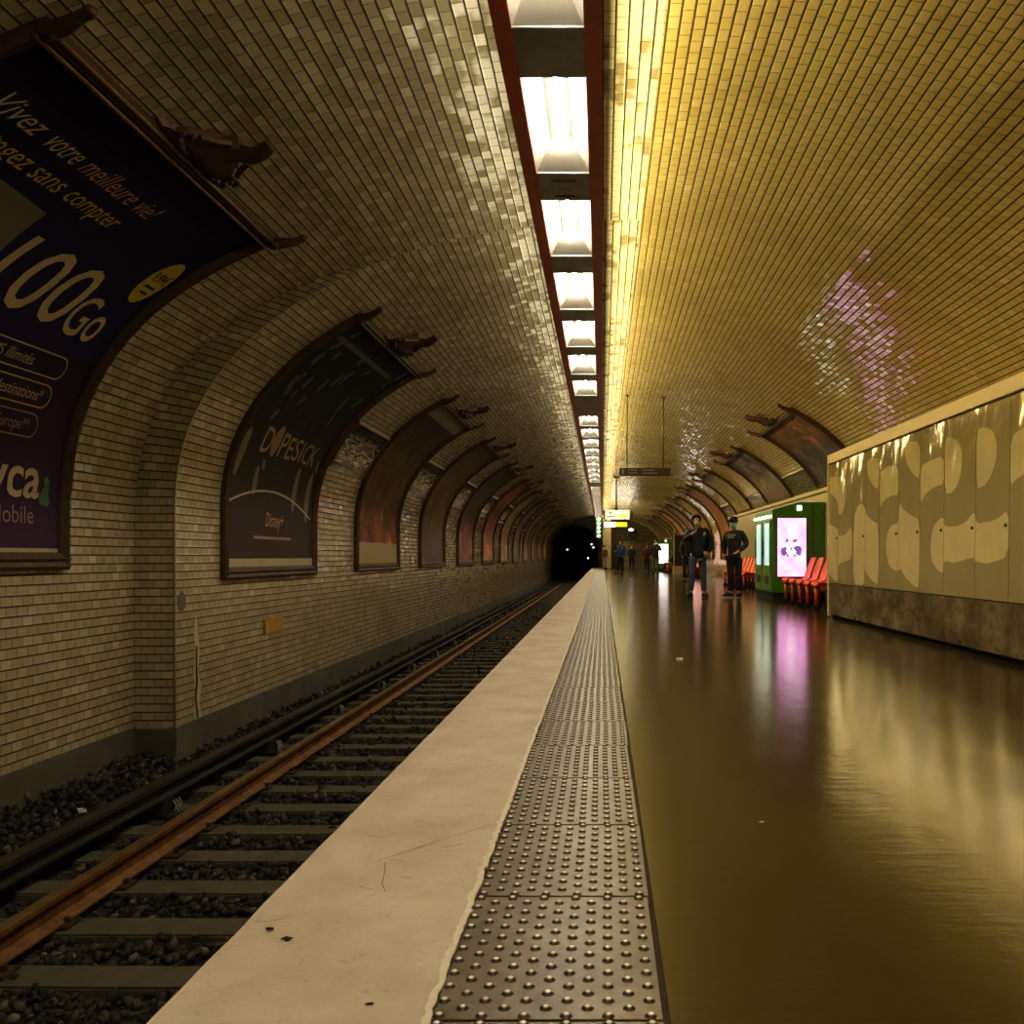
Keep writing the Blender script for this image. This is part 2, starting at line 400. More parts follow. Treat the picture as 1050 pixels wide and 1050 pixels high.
ks = [1 if y <= 8.5 else max(0, min(1, (15-y)/6.5)) for y in ysr]; ks = [k*k*(3-2*k) for k in ks]
V = []; U = []; F = []; n = len(eR)
cs = [CR.c[1]]
for a, b_ in zip(eR, eR[1:]): cs.append(cs[-1]+math.dist(a, b_))
for y, k in zip(ysr, ks):
    V += [(q[0], y, q[1]) for q in (recR(x, z, k) for x, z in eR)]; U += [(y+30, c_) for c_ in cs]
F = [(j*n+i, j*n+i+1, (j+1)*n+i+1, (j+1)*n+i) for j in range(len(ysr)-1) for i in range(n-1)]
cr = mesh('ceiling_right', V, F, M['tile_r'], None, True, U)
tag(cr, 'tiled vault above the platform, golden lamplight put into its colour', None, None, ST)
V = []; U = []
for y, k in zip(ysr, ks): V += [(XC+A_+.42*k, y, -.02), (XC+A_+.42*k, y, Z0)]; U += [(y+30, 0), (y+30, Z0+.02)]
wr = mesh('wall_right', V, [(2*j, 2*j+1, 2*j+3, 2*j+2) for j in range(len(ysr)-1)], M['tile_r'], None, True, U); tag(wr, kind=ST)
# plinths
b = MB(); b.box(XC-A_-.05, XC-A_+.03, YR-.03, Y1, ZB, ZB+.34); o = b.build('baseboard_left', M['plinth']); tag(o, kind=ST)
b = MB(); b.box(XC-A_-.45, XC-A_-.375, Y0, YR, ZB, ZB+.34); b.box(XC-A_-.42, XC-A_+.02, YR-.035, YR+.02, ZB, ZB+.33); o = b.build('baseboard_left', M['plinth']); o.name = 'baseboard_left_bay'; tag(o, kind=ST)

# worn spots on the left wall
xw = XC-A_+.004
def wall_patch(name, pts, m, d=0.0):
    return mesh(name, [(xw+d, y, z) for y, z in pts], [tuple(range(len(pts)))], m, wl)
M['stain'] = plain('pale_lime_stain', (.44,.385,.26), .7, var=.3, nscale=14)
wall_patch('lime_stain', [(9.36,.10),(9.40,.30),(9.46,.05),(9.49,-.12),(9.45,-.3),(9.53,-.5),(9.48,-.66),(9.56,-.85),(9.50,-1.1),(9.38,-1.12),(9.40,-.9),(9.34,-.7),(9.39,-.5),(9.33,-.35),(9.38,-.1)], M['stain'])
wall_patch('hole', [(9.08+.09*math.cos(2*PI*i/12), .42+.11*math.sin(2*PI*i/12)*(1+.2*math.sin(i*3))) for i in range(12)], M['plinth'], .002)
wall_patch('crack', [(9.40,-.05),(9.43,-.06),(9.42,-.25),(9.44,-.42),(9.41,-.60),(9.46,-.80),(9.42,-1.1),(9.39,-1.1),(9.42,-.80),(9.38,-.60),(9.40,-.42),(9.39,-.25)], M['black'], .003)
# end wall with the tunnel mouth
TCX, TR, TB = -2.36, 1.95, 1.35
def end_wall():
    full = [(XC-A_-.02, ZB-.3)]+[(x, z+.02) for x, z in eL]+[(x, z+.02) for x, z in reversed(eR)][1:]+[(XC+A_+.02, ZB-.3)]
    hole = [(TCX+TR, ZB-.3), (TCX+TR, TB)]+[(TCX+TR*math.cos(a), TB+2.05*math.sin(a)) for a in [PI*i/32 for i in range(1, 32)]]+[(TCX-TR+.05, TB), (TCX-TR+.05, ZB-.3)]
    poly = full+hole
    v = [(x, Y1, z) for x, z in poly]
    bm = bmesh.new(); vs = [bm.verts.new(p) for p in v]; f = bm.faces.new(vs); bmesh.ops.triangulate(bm, faces=[f])
    me = bpy.data.meshes.new('wall_back'); bm.to_mesh(me); bm.free()
    uvl = me.uv_layers.new(name='UVMap')
    for lp in me.loops:
        c = me.vertices[lp.vertex_index].co; uvl.data[lp.index].uv = (c.x+10, c.z+3)
    me.materials.append(M['endwall']); return link(bpy.data.objects.new('wall_back', me)), hole
M['endwall'] = tile_mat('dim_end_tile', (.22,.19,.12), (.36,.31,.2), .05, (.12,.10,.06))
wb, hole = end_wall(); tag(wb, kind=ST)
hp = hole[1:-1]
b = MB(); n = len(hole); yA, yB = Y1-.02, Y1+45
b.add([(x, yA, z) for x, z in hole]+[(x, yB, z) for x, z in hole], [(i, i+1, n+i+1, n+i) for i in range(n-1)]+[tuple(range(n, 2*n))])
o = b.build('wall_tunnel', M['black'], None, False); tag(o, 'black running tunnel beyond the station', None, None, ST)
# pale rim arch round the mouth
b = MB(); b.tube([(x*1.0, Y1-.05, z) for x, z in [(TCX+(TR+.1)*math.cos(a), TB+(2.15)*math.sin(a)) for a in [PI*i/32 for i in range(33)]]], .09, 6)
o = b.build('trim_1', M['plinth'], None, True); tag(o, 'arched rim of the tunnel mouth', None, None, ST)
b = MB(); b.tube([(x, Y1-.06, z-.05) for x, z in list(reversed(eR))[4:]], .1, 6); o = b.build('trim_2', M['cream_trim'], None, True); tag(o, 'rim of the end wall under the vault', None, None, ST)
# near end behind the camera
b = MB(); b.box(-5, 5.2, Y0-.15, Y0, ZB-.2, 4.4); o = b.build('wall_front', M['endwall']); tag(o, kind=ST)

# ------------------------------------------------------------------ ground and platform
b = MB(); b.box(-4.75, -.75, Y0, Y1+44, ZB-.35, ZB-.03); o = b.build('floor_trackbed', M['ballast']); o.name = 'floor_track'; tag(o, 'dark ballast bed under the track', None, None, ST)
b = MB(); b.box(.118, 5.5, Y0, Y1, -.3, 0); o = b.build('floor', M['floor']); tag(o, 'polished brown platform floor', None, None, ST)
b = MB(); b.box(-.80, .118, Y0, Y1, -.30, -.012); b.box(-.74, 5.0, Y0, Y1, ZB-.2, -.30); o = b.build('platform_body', M['concrete_side']); o.name = 'trim_3'; tag(o, 'platform side wall below the edge', None, None, ST)
# coping strip with a chipped inner edge
rnd = random.Random(3)
ys = []; y = Y0
while y < Y1: ys.append(y); y += (.02 if 1.2 < y < 6 else (.08 if 0 < y < 20 else .5))
ys.append(Y1)
def jag(y, s=0): return .004*mnoise.noise((y*2.3, s, 0))+.006*mnoise.noise((y*11, s, 3))+.008*mnoise.noise((y*47, s, 7))
xe = [-.323+jag(y) for y in ys]
def strip(name, xa, xb, z, m, parent=None, ys=ys, thick=None):
    v = []
    for i, y in enumerate(ys): v += [(xa[i], y, z), (xb[i], y, z)]
    f = [(2*i, 2*i+1, 2*i+3, 2*i+2) for i in range(len(ys)-1)]
    return mesh(name, v, f, m, parent)
n = len(ys)
v = []; f = []
for i, y in enumerate(ys):
    xo = -.862+.004*mnoise.noise((y*5, 9, 1))
    v += [(xo+.004, y, -.16), (xo, y, -.02), (xo+.014, y, .002), (-.5, y, .004), (xe[i], y, .003), (xe[i]+.002, y, -.02)]
for i in range(n-1): f += [(6*i+k, 6*i+k+1, 6*i+6+k+1, 6*i+6+k) for k in range(5)]+[(6*i+5, 6*i, 6*i+6, 6*i+11)]
coping = mesh('trim_4', v, f, M['coping']); tag(coping, 'worn cream concrete coping along the platform edge', None, None, ST)
o = strip('paint_edge', [x-.014-abs(jag(y, 5))*1.2-.006*mnoise.noise((y*60, 4, 4)) for x, y in zip(xe, ys)], [x-.001 for x in xe], .0052, M['paint_edge'], coping)
# scratches in the coping
def scratch(parent, pts, w=.0035, z=.0052, m='scrap'):
    b = MB()
    for (x0, y0), (x1, y1) in zip(pts, pts[1:]):
        d = Vector((x1-x0, y1-y0)).normalized(); nx, ny = -d.y*w/2, d.x*w/2
        b.add([(x0-nx, y0-ny, z), (x0+nx, y0+ny, z), (x1+nx, y1+ny, z), (x1-nx, y1-ny, z)], [(0,1,2,3)])
    return b.build('scratch', M[m], parent)
def fl(px, py): Y = .87*930/(py-571); return ((px-618)*Y/930, Y)
M['scratch'] = plain('brown_scratch', (.22,.165,.10), .8, var=.2)
for pts in ([(-.617,2.572),(-.600,2.50),(-.584,2.40),(-.562,2.345)], [(-.640,2.58),(-.52,2.74),(-.36,2.93)], [(-.55,2.46),(-.515,2.44)], [(-.615,2.40),(-.64,2.38),(-.60,2.36)], [(-.50,3.86),(-.46,3.83)]):
    scratch(coping, pts, .0025, m='scratch')
rs = random.Random(21)
for q in range(26):
    x0, y0 = rs.uniform(-.84,-.38), rs.uniform(1.7,6.5); a = rs.uniform(-.5,.5); L_ = rs.uniform(.02,.07)
    scratch(coping, [(x0,y0),(x0+L_*math.cos(a)*.5+.004,y0+L_*math.sin(a)*.5),(x0+L_*math.cos(a),y0+L_*math.sin(a)+.006)], rs.uniform(.0015,.0035), m='scratch')
# dark joint beside the plates
b = MB(); b.box(.112, .128, Y0, Y1, -.02, .0015); o = b.build('trim_5', M['groove']); tag(o, 'dark joint beside the tactile plates', None, None, ST)
b = MB(); b.box(-.345, .12, Y0, Y1, -.02, -.004); o = b.build('trim_6', M['groove']); tag(o, 'bedding under the tactile plates', None, None, ST)

# tactile plates: 21 staggered rows of small domes
def make_plate():
    b = MB(); W, L = .434, .612
    b.box(-W/2, W/2, 0, L, -.01, .003, .0012)
    def dome(cx, cy):
        rr = [(.0135, .003), (.0085, .0072), (.0042, .0098)]; k = 7; v = []
        for r, z in rr: v += [(cx+r*math.cos(2*PI*i/k), cy+r*math.sin(2*PI*i/k), z) for i in range(k)]
        v.append((cx, cy, .0108))
        f = [(a*k+i, a*k+(i+1)%k, (a+1)*k+(i+1)%k, (a+1)*k+i) for a in range(2) for i in range(k)]+[(2*k+i, 2*k+(i+1)%k, 3*k) for i in range(k)]
        b.add(v, f)
    for r in range(21):
        xs = [W/2-.022-.08*k for k in range(6)] if r % 2 == 0 else [W/2-.062-.08*k for k in range(5)]
        for x in xs: dome(x, .012+r*.0294)
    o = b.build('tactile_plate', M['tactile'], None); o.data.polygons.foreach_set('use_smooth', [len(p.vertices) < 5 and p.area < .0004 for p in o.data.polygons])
    return o
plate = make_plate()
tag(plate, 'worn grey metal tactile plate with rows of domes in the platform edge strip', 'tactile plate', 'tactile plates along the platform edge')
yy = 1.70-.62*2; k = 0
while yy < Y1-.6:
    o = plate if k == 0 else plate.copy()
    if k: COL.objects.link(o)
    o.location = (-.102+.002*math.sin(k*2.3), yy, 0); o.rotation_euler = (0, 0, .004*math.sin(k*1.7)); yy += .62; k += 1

# ------------------------------------------------------------------ track
def rail_mesh(name, x, zt, ya, yb, s=1.0):
    P = [(-.036,0),(-.036,-.028),(-.012,-.042),(-.009,-.115),(-.07,-.14),(-.07,-.152),(.07,-.152),(.07,-.14),(.009,-.115),(.012,-.042),(.036,-.028),(.036,0)]
    P = [(.028,.003)]+[(a, c) for a, c in reversed(P)]+[(-.028,.003)]
    b = MB(); b.prism([(x+a*s, zt+c*s) for a, c in P], 'xz', ya, yb); return b
for x, nm in ((-2.985, 'rusty running rail on the far side of the track'), (-1.545, 'running rail close under the platform edge')):
    r = empty('running_rail', (x, 0, -1.142)); tag(r, nm, 'rail')
    b = rail_mesh('r', 0, .152+.02, Y0, Y1+40); b.build('rail_body', M['rail_rust'], r)
    b = MB(); b.box(-.030, .030, Y0, Y1+40, .1745, .1765); b.build('rail_head_surface', M['rail_top'], r)
# sleepers
sl = MB(); sl.box(-1.26, 1.26, -.12, .12, -.14, 0, .012)
sp = sl.build('sleeper', M['sleeper'])
tag(sp, 'flat grey-brown sleeper lying in dark ballast under the rails', 'sleeper', 'sleepers under the track')
fb = MB()
for sx in (-1, 1):
    fb.tube([(sx*.10, 0, .015), (sx*.10, 0, .05)], .018, 6)
fb.box(-.14, .14, -.075, .075, .0, .021, .006)
f1 = fb.build('rail_fastener', M['clip'], sp); f1.location = (-.72, 0, 0)
f2 = f1.copy(); COL.objects.link(f2); f2.parent = sp; f2.location = (.72, 0, 0)
yy = 4.35-.585*2; k = 0; sp.location = (-2.265, yy, -1.140)
while yy < Y1+2:
    yy += .585; k += 1
    c = copy_tree(sp); c.location = (-2.265+rnd.uniform(-.03,.03), yy, -1.140+rnd.uniform(-.006,.003)); c.rotation_euler = (0, 0, rnd.uniform(-.012,.012))
# conductor rail on ribbed insulators
cr_ = MB(); X = -3.47
cr_.prism([(X-.05,-.885),(X+.055,-.885),(X+.06,-.915),(X+.02,-.93),(X+.018,-1.0),(X+.05,-1.015),(X+.05,-1.03),(X-.05,-1.03),(X-.05,-1.015),(X-.018,-1.0),(X-.02,-.93),(X-.055,-.915)], 'xz', Y0, Y1+30)
o = cr_.build('conductor_rail', M['cond']); tag(o, 'dark raised conductor rail between the track and the tiled wall', 'rail')
def insulator():
    e = empty('insulator'); b = MB(); b.box(-.09, .09, -.09, .09, 0, .05, .01); b.tube([(0,0,.04), (0,0,.155)], [.095,.075], 12); b.build('body', M['insul'], e, sharp=40)
    for k in (-1, 0, 1):
        b = MB(); b.tube([(.085, k*.045, .15), (.108, k*.045+.006, .11), (.098, k*.045-.004, .07), (.128, k*.045+.006, .015)], .007, 5); b.build('rib', M['insul_rib'], e, True)
    tag(e, 'black insulator with pale curved ribs carrying the conductor rail', 'insulator', 'insulators under the conductor rail'); return e
ins = insulator()
for k in range(30):
    c = ins if k == 0 else copy_tree(ins); c.location = (X+.02, .40+2.25*k, -1.185)
# ballast stones
def stones():
    bm = bmesh.new(); bmesh.ops.create_icosphere(bm, subdivisions=1, radius=1)
    bv = np.array([q.co[:] for q in bm.verts]); bf = np.array([[q.index for q in p.verts] for p in bm.faces]); bm.free()
    rg = np.random.default_rng(5); V = []; F = []; k = 0
    for ya, yb, den, r in ((2.6, 7, 420, .031), (7, 12, 260, .036), (12, 22, 110, .045), (22, 40, 36, .06)):
        nn = int((yb-ya)*3.5*den)
        xs = rg.uniform(-4.6, -1.0, nn); yq = rg.uniform(ya, yb, nn)
        for x, y in zip(xs, yq):
            if y > YR and x < -4.15: continue
            rr = r*rg.uniform(.5, 1.35)
            inz = -3.5 < x < -1.0
            ph = ((y-4.35)/.585) % 1.0; on = min(ph, 1-ph)*.585 < .125
            if inz and on and rg.random() > .03: continue
            if abs(x+2.985) < .1 or abs(x+1.545) < .1 or abs(x+3.47) < .07: continue
            z = -1.185+(.02 if inz else .035+max(0, -3.6-x)*.07)+rg.uniform(-.015, .03)
            A = rg.normal(size=(3,3)); q, _ = np.linalg.qr(A)
            vv = (bv*rg.uniform(.55, 1.25, (len(bv),1))*np.array([1.0, rg.uniform(.6,1), rg.uniform(.45,.8)])*rr) @ q.T+np.array([x, y, z])
            V.append(vv); F.append(bf+k); k += len(bv)
    V = np.concatenate(V); F = np.concatenate(F)
    me = bpy.data.meshes.new('ballast_stones'); me.vertices.add(len(V)); me.vertices.foreach_set('co', V.astype(np.float32).ravel())
    me.loops.add(len(F)*3); me.loops.foreach_set('vertex_index', F.astype(np.int32).ravel()); me.polygons.add(len(F))
    me.polygons.foreach_set('loop_start', np.arange(0, len(F)*3, 3, dtype=np.int32)); me.polygons.foreach_set('loop_total', np.full(len(F), 3, dtype=np.int32))
    me.update(calc_edges=True); me.validate(); me.materials.append(M['stone'])
    o = link(bpy.data.objects.new('ballast_stones', me)); tag(o, 'loose dark crushed stones between the sleepers and beside the track', 'ballast', None, 'stuff')
stones()

# ------------------------------------------------------------------ light strip along the vault
HZ = 3.72
LX0, LX1, XR = -.59, -.49, -.10
PIT = 1.856; K0Y = .002033*930*2.85    # near end of opening no. 0
for xa, xb, nm in ((LX0, LX1, 'long dark red side rail on the track side of the light strip'), (XR, 0.0, 'long dark red side rail on the platform side of the light strip')):
    b = MB(); b.box(xa, xb, Y0, 68.3, HZ-.01, HZ+.16, .004)
    o = b.build('lamp_side_rail', M['red_rail']); tag(o, nm, 'light fitting')
b = MB(); b.box(LX0+.02, XR+.08, Y0, 68.3, HZ+.165, 4.12); o = b.build('lamp_housing', M['grey_metal']); tag(o, 'grey metal trunking behind the light strip under the vault', 'light fitting')
def module(kind):
    e = empty('ceiling_light'); L = PIT-.5; x0, x1 = LX1, XR; xc = (x0+x1)/2
    b = MB(); b.box(x0, x1, -.5, 0, -.004, .02, .003); cp = b.build('cover_plate', M['grey_metal'], e)
    if kind == 'closed':
        b = MB(); b.box(x0, x1, 0, L, .0, .02, .003); b.build('blank_cover', M['tube_off'], e); return e
    if kind == 'vent':
        b = MB(); b.box(xc-.09, xc+.09, -.38, -.12, -.012, -.004, .002); g = b.build('hatch', M['tube_off'], cp)
        b = MB(); b.box(xc-.08, xc+.08, -.105, -.085, -.01, -.004); b.build('slot', M['black'], cp)
        b = MB()
        for i in range(5): b.box(xc-.045+.02*i, xc-.038+.02*i, -.26, -.24+.01*(i%2), -.0135, -.012)
        b.build('marking', M['ink'], g)
    lo = [(x0,0,.0),(x1,0,.0),(x1,L,.0),(x0,L,.0)]; t = .145
    hi = [(xc-.085,.22,t),(xc+.085,.22,t),(xc+.085,L-.22,t),(xc-.085,L-.22,t)]
    b = MB(); b.add(lo+hi, [(0,1,5,4),(1,2,6,5),(2,3,7,6),(3,0,4,7)]); rf = b.build('reflector', M['reflector'], e); b = MB(); b.box(xc-.086, xc+.086, .21, L-.21, t, t+.01); b.build('tube_tray', M['tray'], rf)
    b = MB(); b.box(x0, x1, L-.012, L, -.004, .012); b.build('lip', M['grey_metal'], e)
    b = MB(); b.tube([(xc,.17,t-.035),(xc,L-.17,t-.035)], .017, 10); b.build('fluorescent_tube', M['tube'], e, True)
    return e
proto = {'plain': module('plain'), 'vent': module('vent'), 'closed': module('closed')}
used = set()
LB = {'plain': 'lit white fluorescent tube in a flared reflector beside a dark grey cover plate', 'vent': 'fluorescent light whose dark cover plate holds a small printed hatch, second from the camera', 'closed': ''}
for k in range(-7, 35):
    kind = 'closed' if k in (6, 16) else ('vent' if k == 1 else 'plain')
    e = proto[kind] if kind not in used else copy_tree(proto[kind]); used.add(kind)
    y = K0Y+PIT*k
    if y > 66.5: 
        continue
    e.location = (0, y, HZ)
    if k == 6: tag(e, 'blanked grey module of the light strip, the nearer of the two', 'ceiling light')
    elif k == 16: tag(e, 'blanked grey module of the light strip, the farther of the two', 'ceiling light')
    elif k == 1: tag(e, LB[kind], 'ceiling light')
    else: tag(e, LB[kind], 'ceiling light', 'fluorescent lights of the ceiling strip')

# warm lamps on the platform side of the trunking washing the platform vault
def area(name, loc, rot, sx, sy, power, color):
    l = bpy.data.lights.new(name, 'AREA'); l.shape = 'RECTANGLE'; l.size = sx; l.size_y = sy; l.energy = power; l.color = color
    o = link(bpy.data.objects.new(name, l)); o.location = loc; o.rotation_euler = rot; return o
for i in range(8):
    yc = -4+10*i
    # faces +x and slightly up
    area('vault_wash_light', (.004, yc, 3.83), (0, math.radians(-84), 0), .22, 9.8, 120, (1.0, .79, .33))
    area('track_vault_fill', (-.595, yc, 3.82), (0, math.radians(98), 0), 0.03, 9.8, 17, (1.0, .88, .60))  # unseen fill light, added to brighten the vault over the track

area('far_vault_fill', (1.1, 58, 3.25), (PI, 0, 0), 1.2, 16, 90, (1.0, .88, .66))  # unseen upward fill, added to brighten the far end of the vault
# ------------------------------------------------------------------ posters
def curve_map(C, side, W, s0, base_off):
    def mp(u, v, d=0):
        x, z = C.at(s0+v, base_off+d); return (x, (u if side < 0 else W-u), z)
    return mp
def grid(mp, u0, u1, v0, v1, d, nu, nv):
    v = [mp(u0+(u1-u0)*i/nu, v0+(v1-v0)*j/nv, d) for j in range(nv+1) for i in range(nu+1)]
    uv = [(i/nu, j/nv) for j in range(nv+1) for i in range(nu+1)]
    f = [(j*(nu+1)+i, j*(nu+1)+i+1, (j+1)*(nu+1)+i+1, (j+1)*(nu+1)+i) for j in range(nv) for i in range(nu)]
    return v, f, uv
PR = [(0,0),(0,.055),(.018,.075),(.04,.062),(.055,.078),(.07,.05),(.085,.035),(.09,.012)]
def frame_mesh(mp, W, H, name='frame', bot=.145, nv=44, mat=None, parent=None, pr=PR, sc=1.0):
    b = MB(); n = len(pr)
    def sweep(fn, steps):
        v = []
        for t in range(steps+1): v += [fn(t/steps, w*sc, d*sc) for w, d in pr]
        f = [(t*n+i, t*n+i+1, (t+1)*n+i+1, (t+1)*n+i) for t in range(steps) for i in range(n-1)]
        b.add(v, f)
    sweep(lambda t, w, d: mp(w, H*t, d), nv); sweep(lambda t, w, d: mp(W-w, H*t, d), nv)
    kb = bot/.09
    sweep(lambda t, w, d: mp(W*t, w*kb/sc, d), 2); sweep(lambda t, w, d: mp(W*t, H-w*1.2, d), 2)
    return b.build(name, mat or M['frame'], parent, sharp=35)
def crest_shape():
    # half silhouette (a across, c up), a palmette crest with scrolled feet
    h = [(.50,0),(.52,.05),(.47,.085),(.42,.06),(.40,.10),(.33,.13),(.27,.20),(.20,.22),(.17,.28),(.10,.30),(.075,.38)]
    return [(-a, c) for a, c in h]+[(a, c) for a, c in reversed(h)]
def crest(mp, W, H, parent, nm='crest'):
    poly = crest_shape(); b = MB(); n = len(poly)
    def P(a, c, d): return mp(W/2+a, H+c-.02, d+c*.04)
    v = [P(a, c, .0) for a, c in poly]+[P(a*.93, c*.97, .07+.03*math.cos(a*5)) for a, c in poly]
    cen = len(v); v += [P(0, .12, .14)]
    f = [(i, (i+1)%n, n+(i+1)%n, n+i) for i in range(n)]+[(n+i, n+(i+1)%n, cen) for i in range(n)]
    b.add(v, f)
    # scrolled finial standing off the top
    b.tube([P(0,.27,.05), P(0,.35,.09), P(0,.43,.13), P(-.03,.51,.13), P(-.05,.58,.11)], [.085,.062,.055,.055,.045], 8)
    for sx in (-1, 1):
        pts = []
        for i in range(13):
            t = i/12*2.2*PI; r = .075*(1-i/15); pts.append(P(sx*(.36+r*math.cos(t)), .11+r*math.sin(t), .07))
        b.tube(pts, .018, 5)
        b.tube([P(sx*.08,.3,.06), P(sx*.16,.34,.09), P(sx*.2,.28,.09), P(sx*.3,.2,.08)], .022, 5)
        for q in range(5): b.ball(P(sx*(.06+.07*q), .06+.02*math.sin(q*2), .085), .03, 1)
    return b.build(nm, M['crest'], parent, sharp=50)
def corner_scroll(mp, u, H, parent):
    b = MB(); s = -1 if u < 1 else 1
    b.tube([mp(u, H-.06, .05), mp(u+s*.02, H+.06, .08), mp(u+s*.05, H+.14, .09), mp(u+s*.06, H+.21, .08)], [.05,.045,.035,.03], 7)
    b.ball(mp(u, H-.02, .07), .055, 1); b.ball(mp(u+s*.06, H+.22, .08), .040, 1)
    return b.build('corner_scroll', M['crest'], parent, sharp=50)
def text_mesh(s, size, shear=0, wide=1.0, bold=0):
    cu = bpy.data.curves.new('t', 'FONT'); cu.body = s; cu.size = size; cu.shear = shear; cu.offset = bold; cu.resolution_u = 3
    o = bpy.data.objects.new('t', cu); COL.objects.link(o); dg = bpy.context.evaluated_depsgraph_get(); dg.update()
    me = bpy.data.meshes.new_from_object(o.evaluated_get(dg)); bpy.data.objects.remove(o)
    bm = bmesh.new(); bm.from_mesh(me); bpy.data.meshes.remove(me)
    for v in bm.verts: v.co.x *= wide
    return bm
def wrap(bm, fn, name, m, parent):
    """bend a flat bmesh (x across, y up) onto a surface fn(u, v)"""
    ymin = min(v.co.y for v in bm.verts); ymax = max(v.co.y for v in bm.verts); q = math.ceil(ymin/.06)*.06
    while q < ymax:
        bmesh.ops.bisect_plane(bm, geom=bm.verts[:]+bm.edges[:]+bm.faces[:], plane_co=(0,q,0), plane_no=(0,1,0)); q += .06
    for v in bm.verts: v.co = Vector(fn(v.co.x, v.co.y))
    me = bpy.data.meshes.new(name); bm.to_mesh(me); bm.free(); me.materials.append(m)
    return link(bpy.data.objects.new(name, me), parent)
def text_on(mp, s, u, v, size, m, parent, width=None, shear=0, d=.02, name='lettering', bold=0, right=False, slope=0, wide=1):
    bm = text_mesh(s, size, shear, 1, bold); xs = [q.co.x for q in bm.verts]
    x0, x1 = min(xs), max(xs); k = (width/(x1-x0)) if width else wide
    for q in bm.verts:
        q.co.x = (q.co.x-x0)*k
        if right: q.co.x -= (x1-x0)*k
    return wrap(bm, lambda a, c: mp(u+a, v+c+slope*a, d), name, m, parent)
def poly_on(mp, pts, m, parent, name, d=.018, z=0):
    bm = bmesh.new(); bm.faces.new([bm.verts.new((a, c, 0)) for a, c in pts]); bmesh.ops.triangulate(bm, faces=bm.faces[:])
    return wrap(bm, lambda a, c: mp(a, c, d), name, m, parent)
def ribbon_on(mp, pts, w, m, parent, name, d=.018, closed=False):
    P = [Vector(p) for p in pts]; n = len(P); v = []; f = []
    for i, p in enumerate(P):
        a = P[(i+1) % n] if (closed or i < n-1) else p; c = P[i-1] if (closed or i > 0) else p
        t = (a-c).normalized(); nn = Vector((-t.y, t.x))*w/2; v += [mp(*(p-nn), d), mp(*(p+nn), d)]
    for i in range(n if closed else n-1): j = (i+1) % n; f.append((2*i, 2*i+1, 2*j+1, 2*j))
    return mesh(name, v, f, m, parent)
def ell_pts(cu, cv, ru, rv, n=24, rot=0):
    r = []
    for i in range(n):
        a = 2*PI*i/n; x, y = ru*math.cos(a), rv*math.sin(a); r.append((cu+x*math.cos(rot)-y*math.sin(rot), cv+x*math.sin(rot)+y*math.cos(rot)))
    return r
def rrect(u0, u1, v0, v1, r, n=6):
    p = []
    for cx, cy, a0 in ((u1-r, v1-r, 0), (u0+r, v1-r, 90), (u0+r, v0+r, 180), (u1-r, v0+r, 270)):
        p += [(cx+r*math.cos(math.radians(a0+90*i/n)), cy+r*math.sin(math.radians(a0+90*i/n))) for i in range(n+1)]
    return p
def poster(C, side, y, W, s0, s1, label, pmat, group=None, name='framed_poster', crests=True, simple=False, bot=.145, gold=False):
    H = s1-s0; mp = curve_map(C, side, W, s0, 0.0)
    e = empty(name, (0, y, 0)); tag(e, label, 'poster', group)
    frame_mesh(mp, W, H, bot=bot, parent=e, mat=M['frame'])
    if gold: 
        b = MB()
        for w0 in (.02, .10): b.tube([mp(0, H-w0, .075), mp(W, H-w0, .075)], .016, 6)
        b.build('gilded_top_moulding', M['frame_gold'], e, True)
    v, f, uv = grid(mp, .07, W-.07, bot*.8, H-.09, .014, 1, 44); mesh('print', v, f, pmat, e, True, uv)
    if crests:
        crest(mp, W, H, e)
        for u in (.03, W-.03): corner_scroll(mp, u, H, e)
    return e, mp, W, H

# -- first poster, dark navy (near bay)
S0, S1, PY = 1.91, 5.60, 4.58
t = NT('navy_print'); s = t.n('ShaderNodeSeparateXYZ'); t.l(t.uv(), s.inputs[0])
n = t.noise(2.5, 4, t.uv()); t.base(t.ramp(s.outputs[1], [(0,(.060,.028,.075)),(.25,(.040,.020,.052)),(.475,(.020,.013,.022)),(.482,(.026,.018,.075)),(1,(.012,.010,.045))])); t.set(roughness=.6, specular_ior_level=.2)
p1, mp1, W1, H1 = poster(CLR, -1, PY, 3.18, S0, S1, 'large navy telephone advert in a gilded ornate frame, nearest poster on the left wall', t.m, bot=.15, gold=True)
R1 = lambda y: y-PY
def T1(sx, u0y, u1y, s, size, m, **kw): return text_on(mp1, sx, R1(u0y), s-S0, size, M[m], p1, width=u1y-u0y, **kw)
T1('Vivez', 4.95, 5.34, 4.99, .235, 'lett_cream', shear=.35)
T1('votre', 5.42, 5.72, 4.99, .235, 'lett_cream', shear=.35)
T1('meilleure vie!', 5.77, 6.66, 4.99, .235, 'lett_pink', shear=.35, name='lettering')
T1('Partagez', 4.93, 5.53, 4.76, .225, 'lett_yellow', shear=.25)
T1('sans', 5.57, 5.87, 4.76, .225, 'lett_yellow', shear=.25)
T1('compter', 5.94, 6.52, 4.76, .225, 'lett_yellow', shear=.25)
T1('100', 5.98, 7.00, 3.88, .82, 'lett_cream', shear=.25, bold=.004)
T1('Go', 6.98, 7.42, 3.86, .55, 'lett_cream', shear=.2, bold=.004)
M['photo_grey'] = print_mat('grey_landscape_print', [(0,(.20,.19,.13)),(.5,(.32,.32,.27)),(1,(.42,.43,.40))], (.10,.09,.05), .6, 5)
poly_on(mp1, [(.1,4.17-S0),(R1(5.98),4.17-S0),(R1(5.99),4.61-S0),(.1,4.70-S0)], M['photo_grey'], p1, 'landscape_picture', .016)
poly_on(mp1, ell_pts(R1(7.47), 4.60-S0, .135, .27, 28, -.1), M['badge'], p1, 'price_badge', .017)
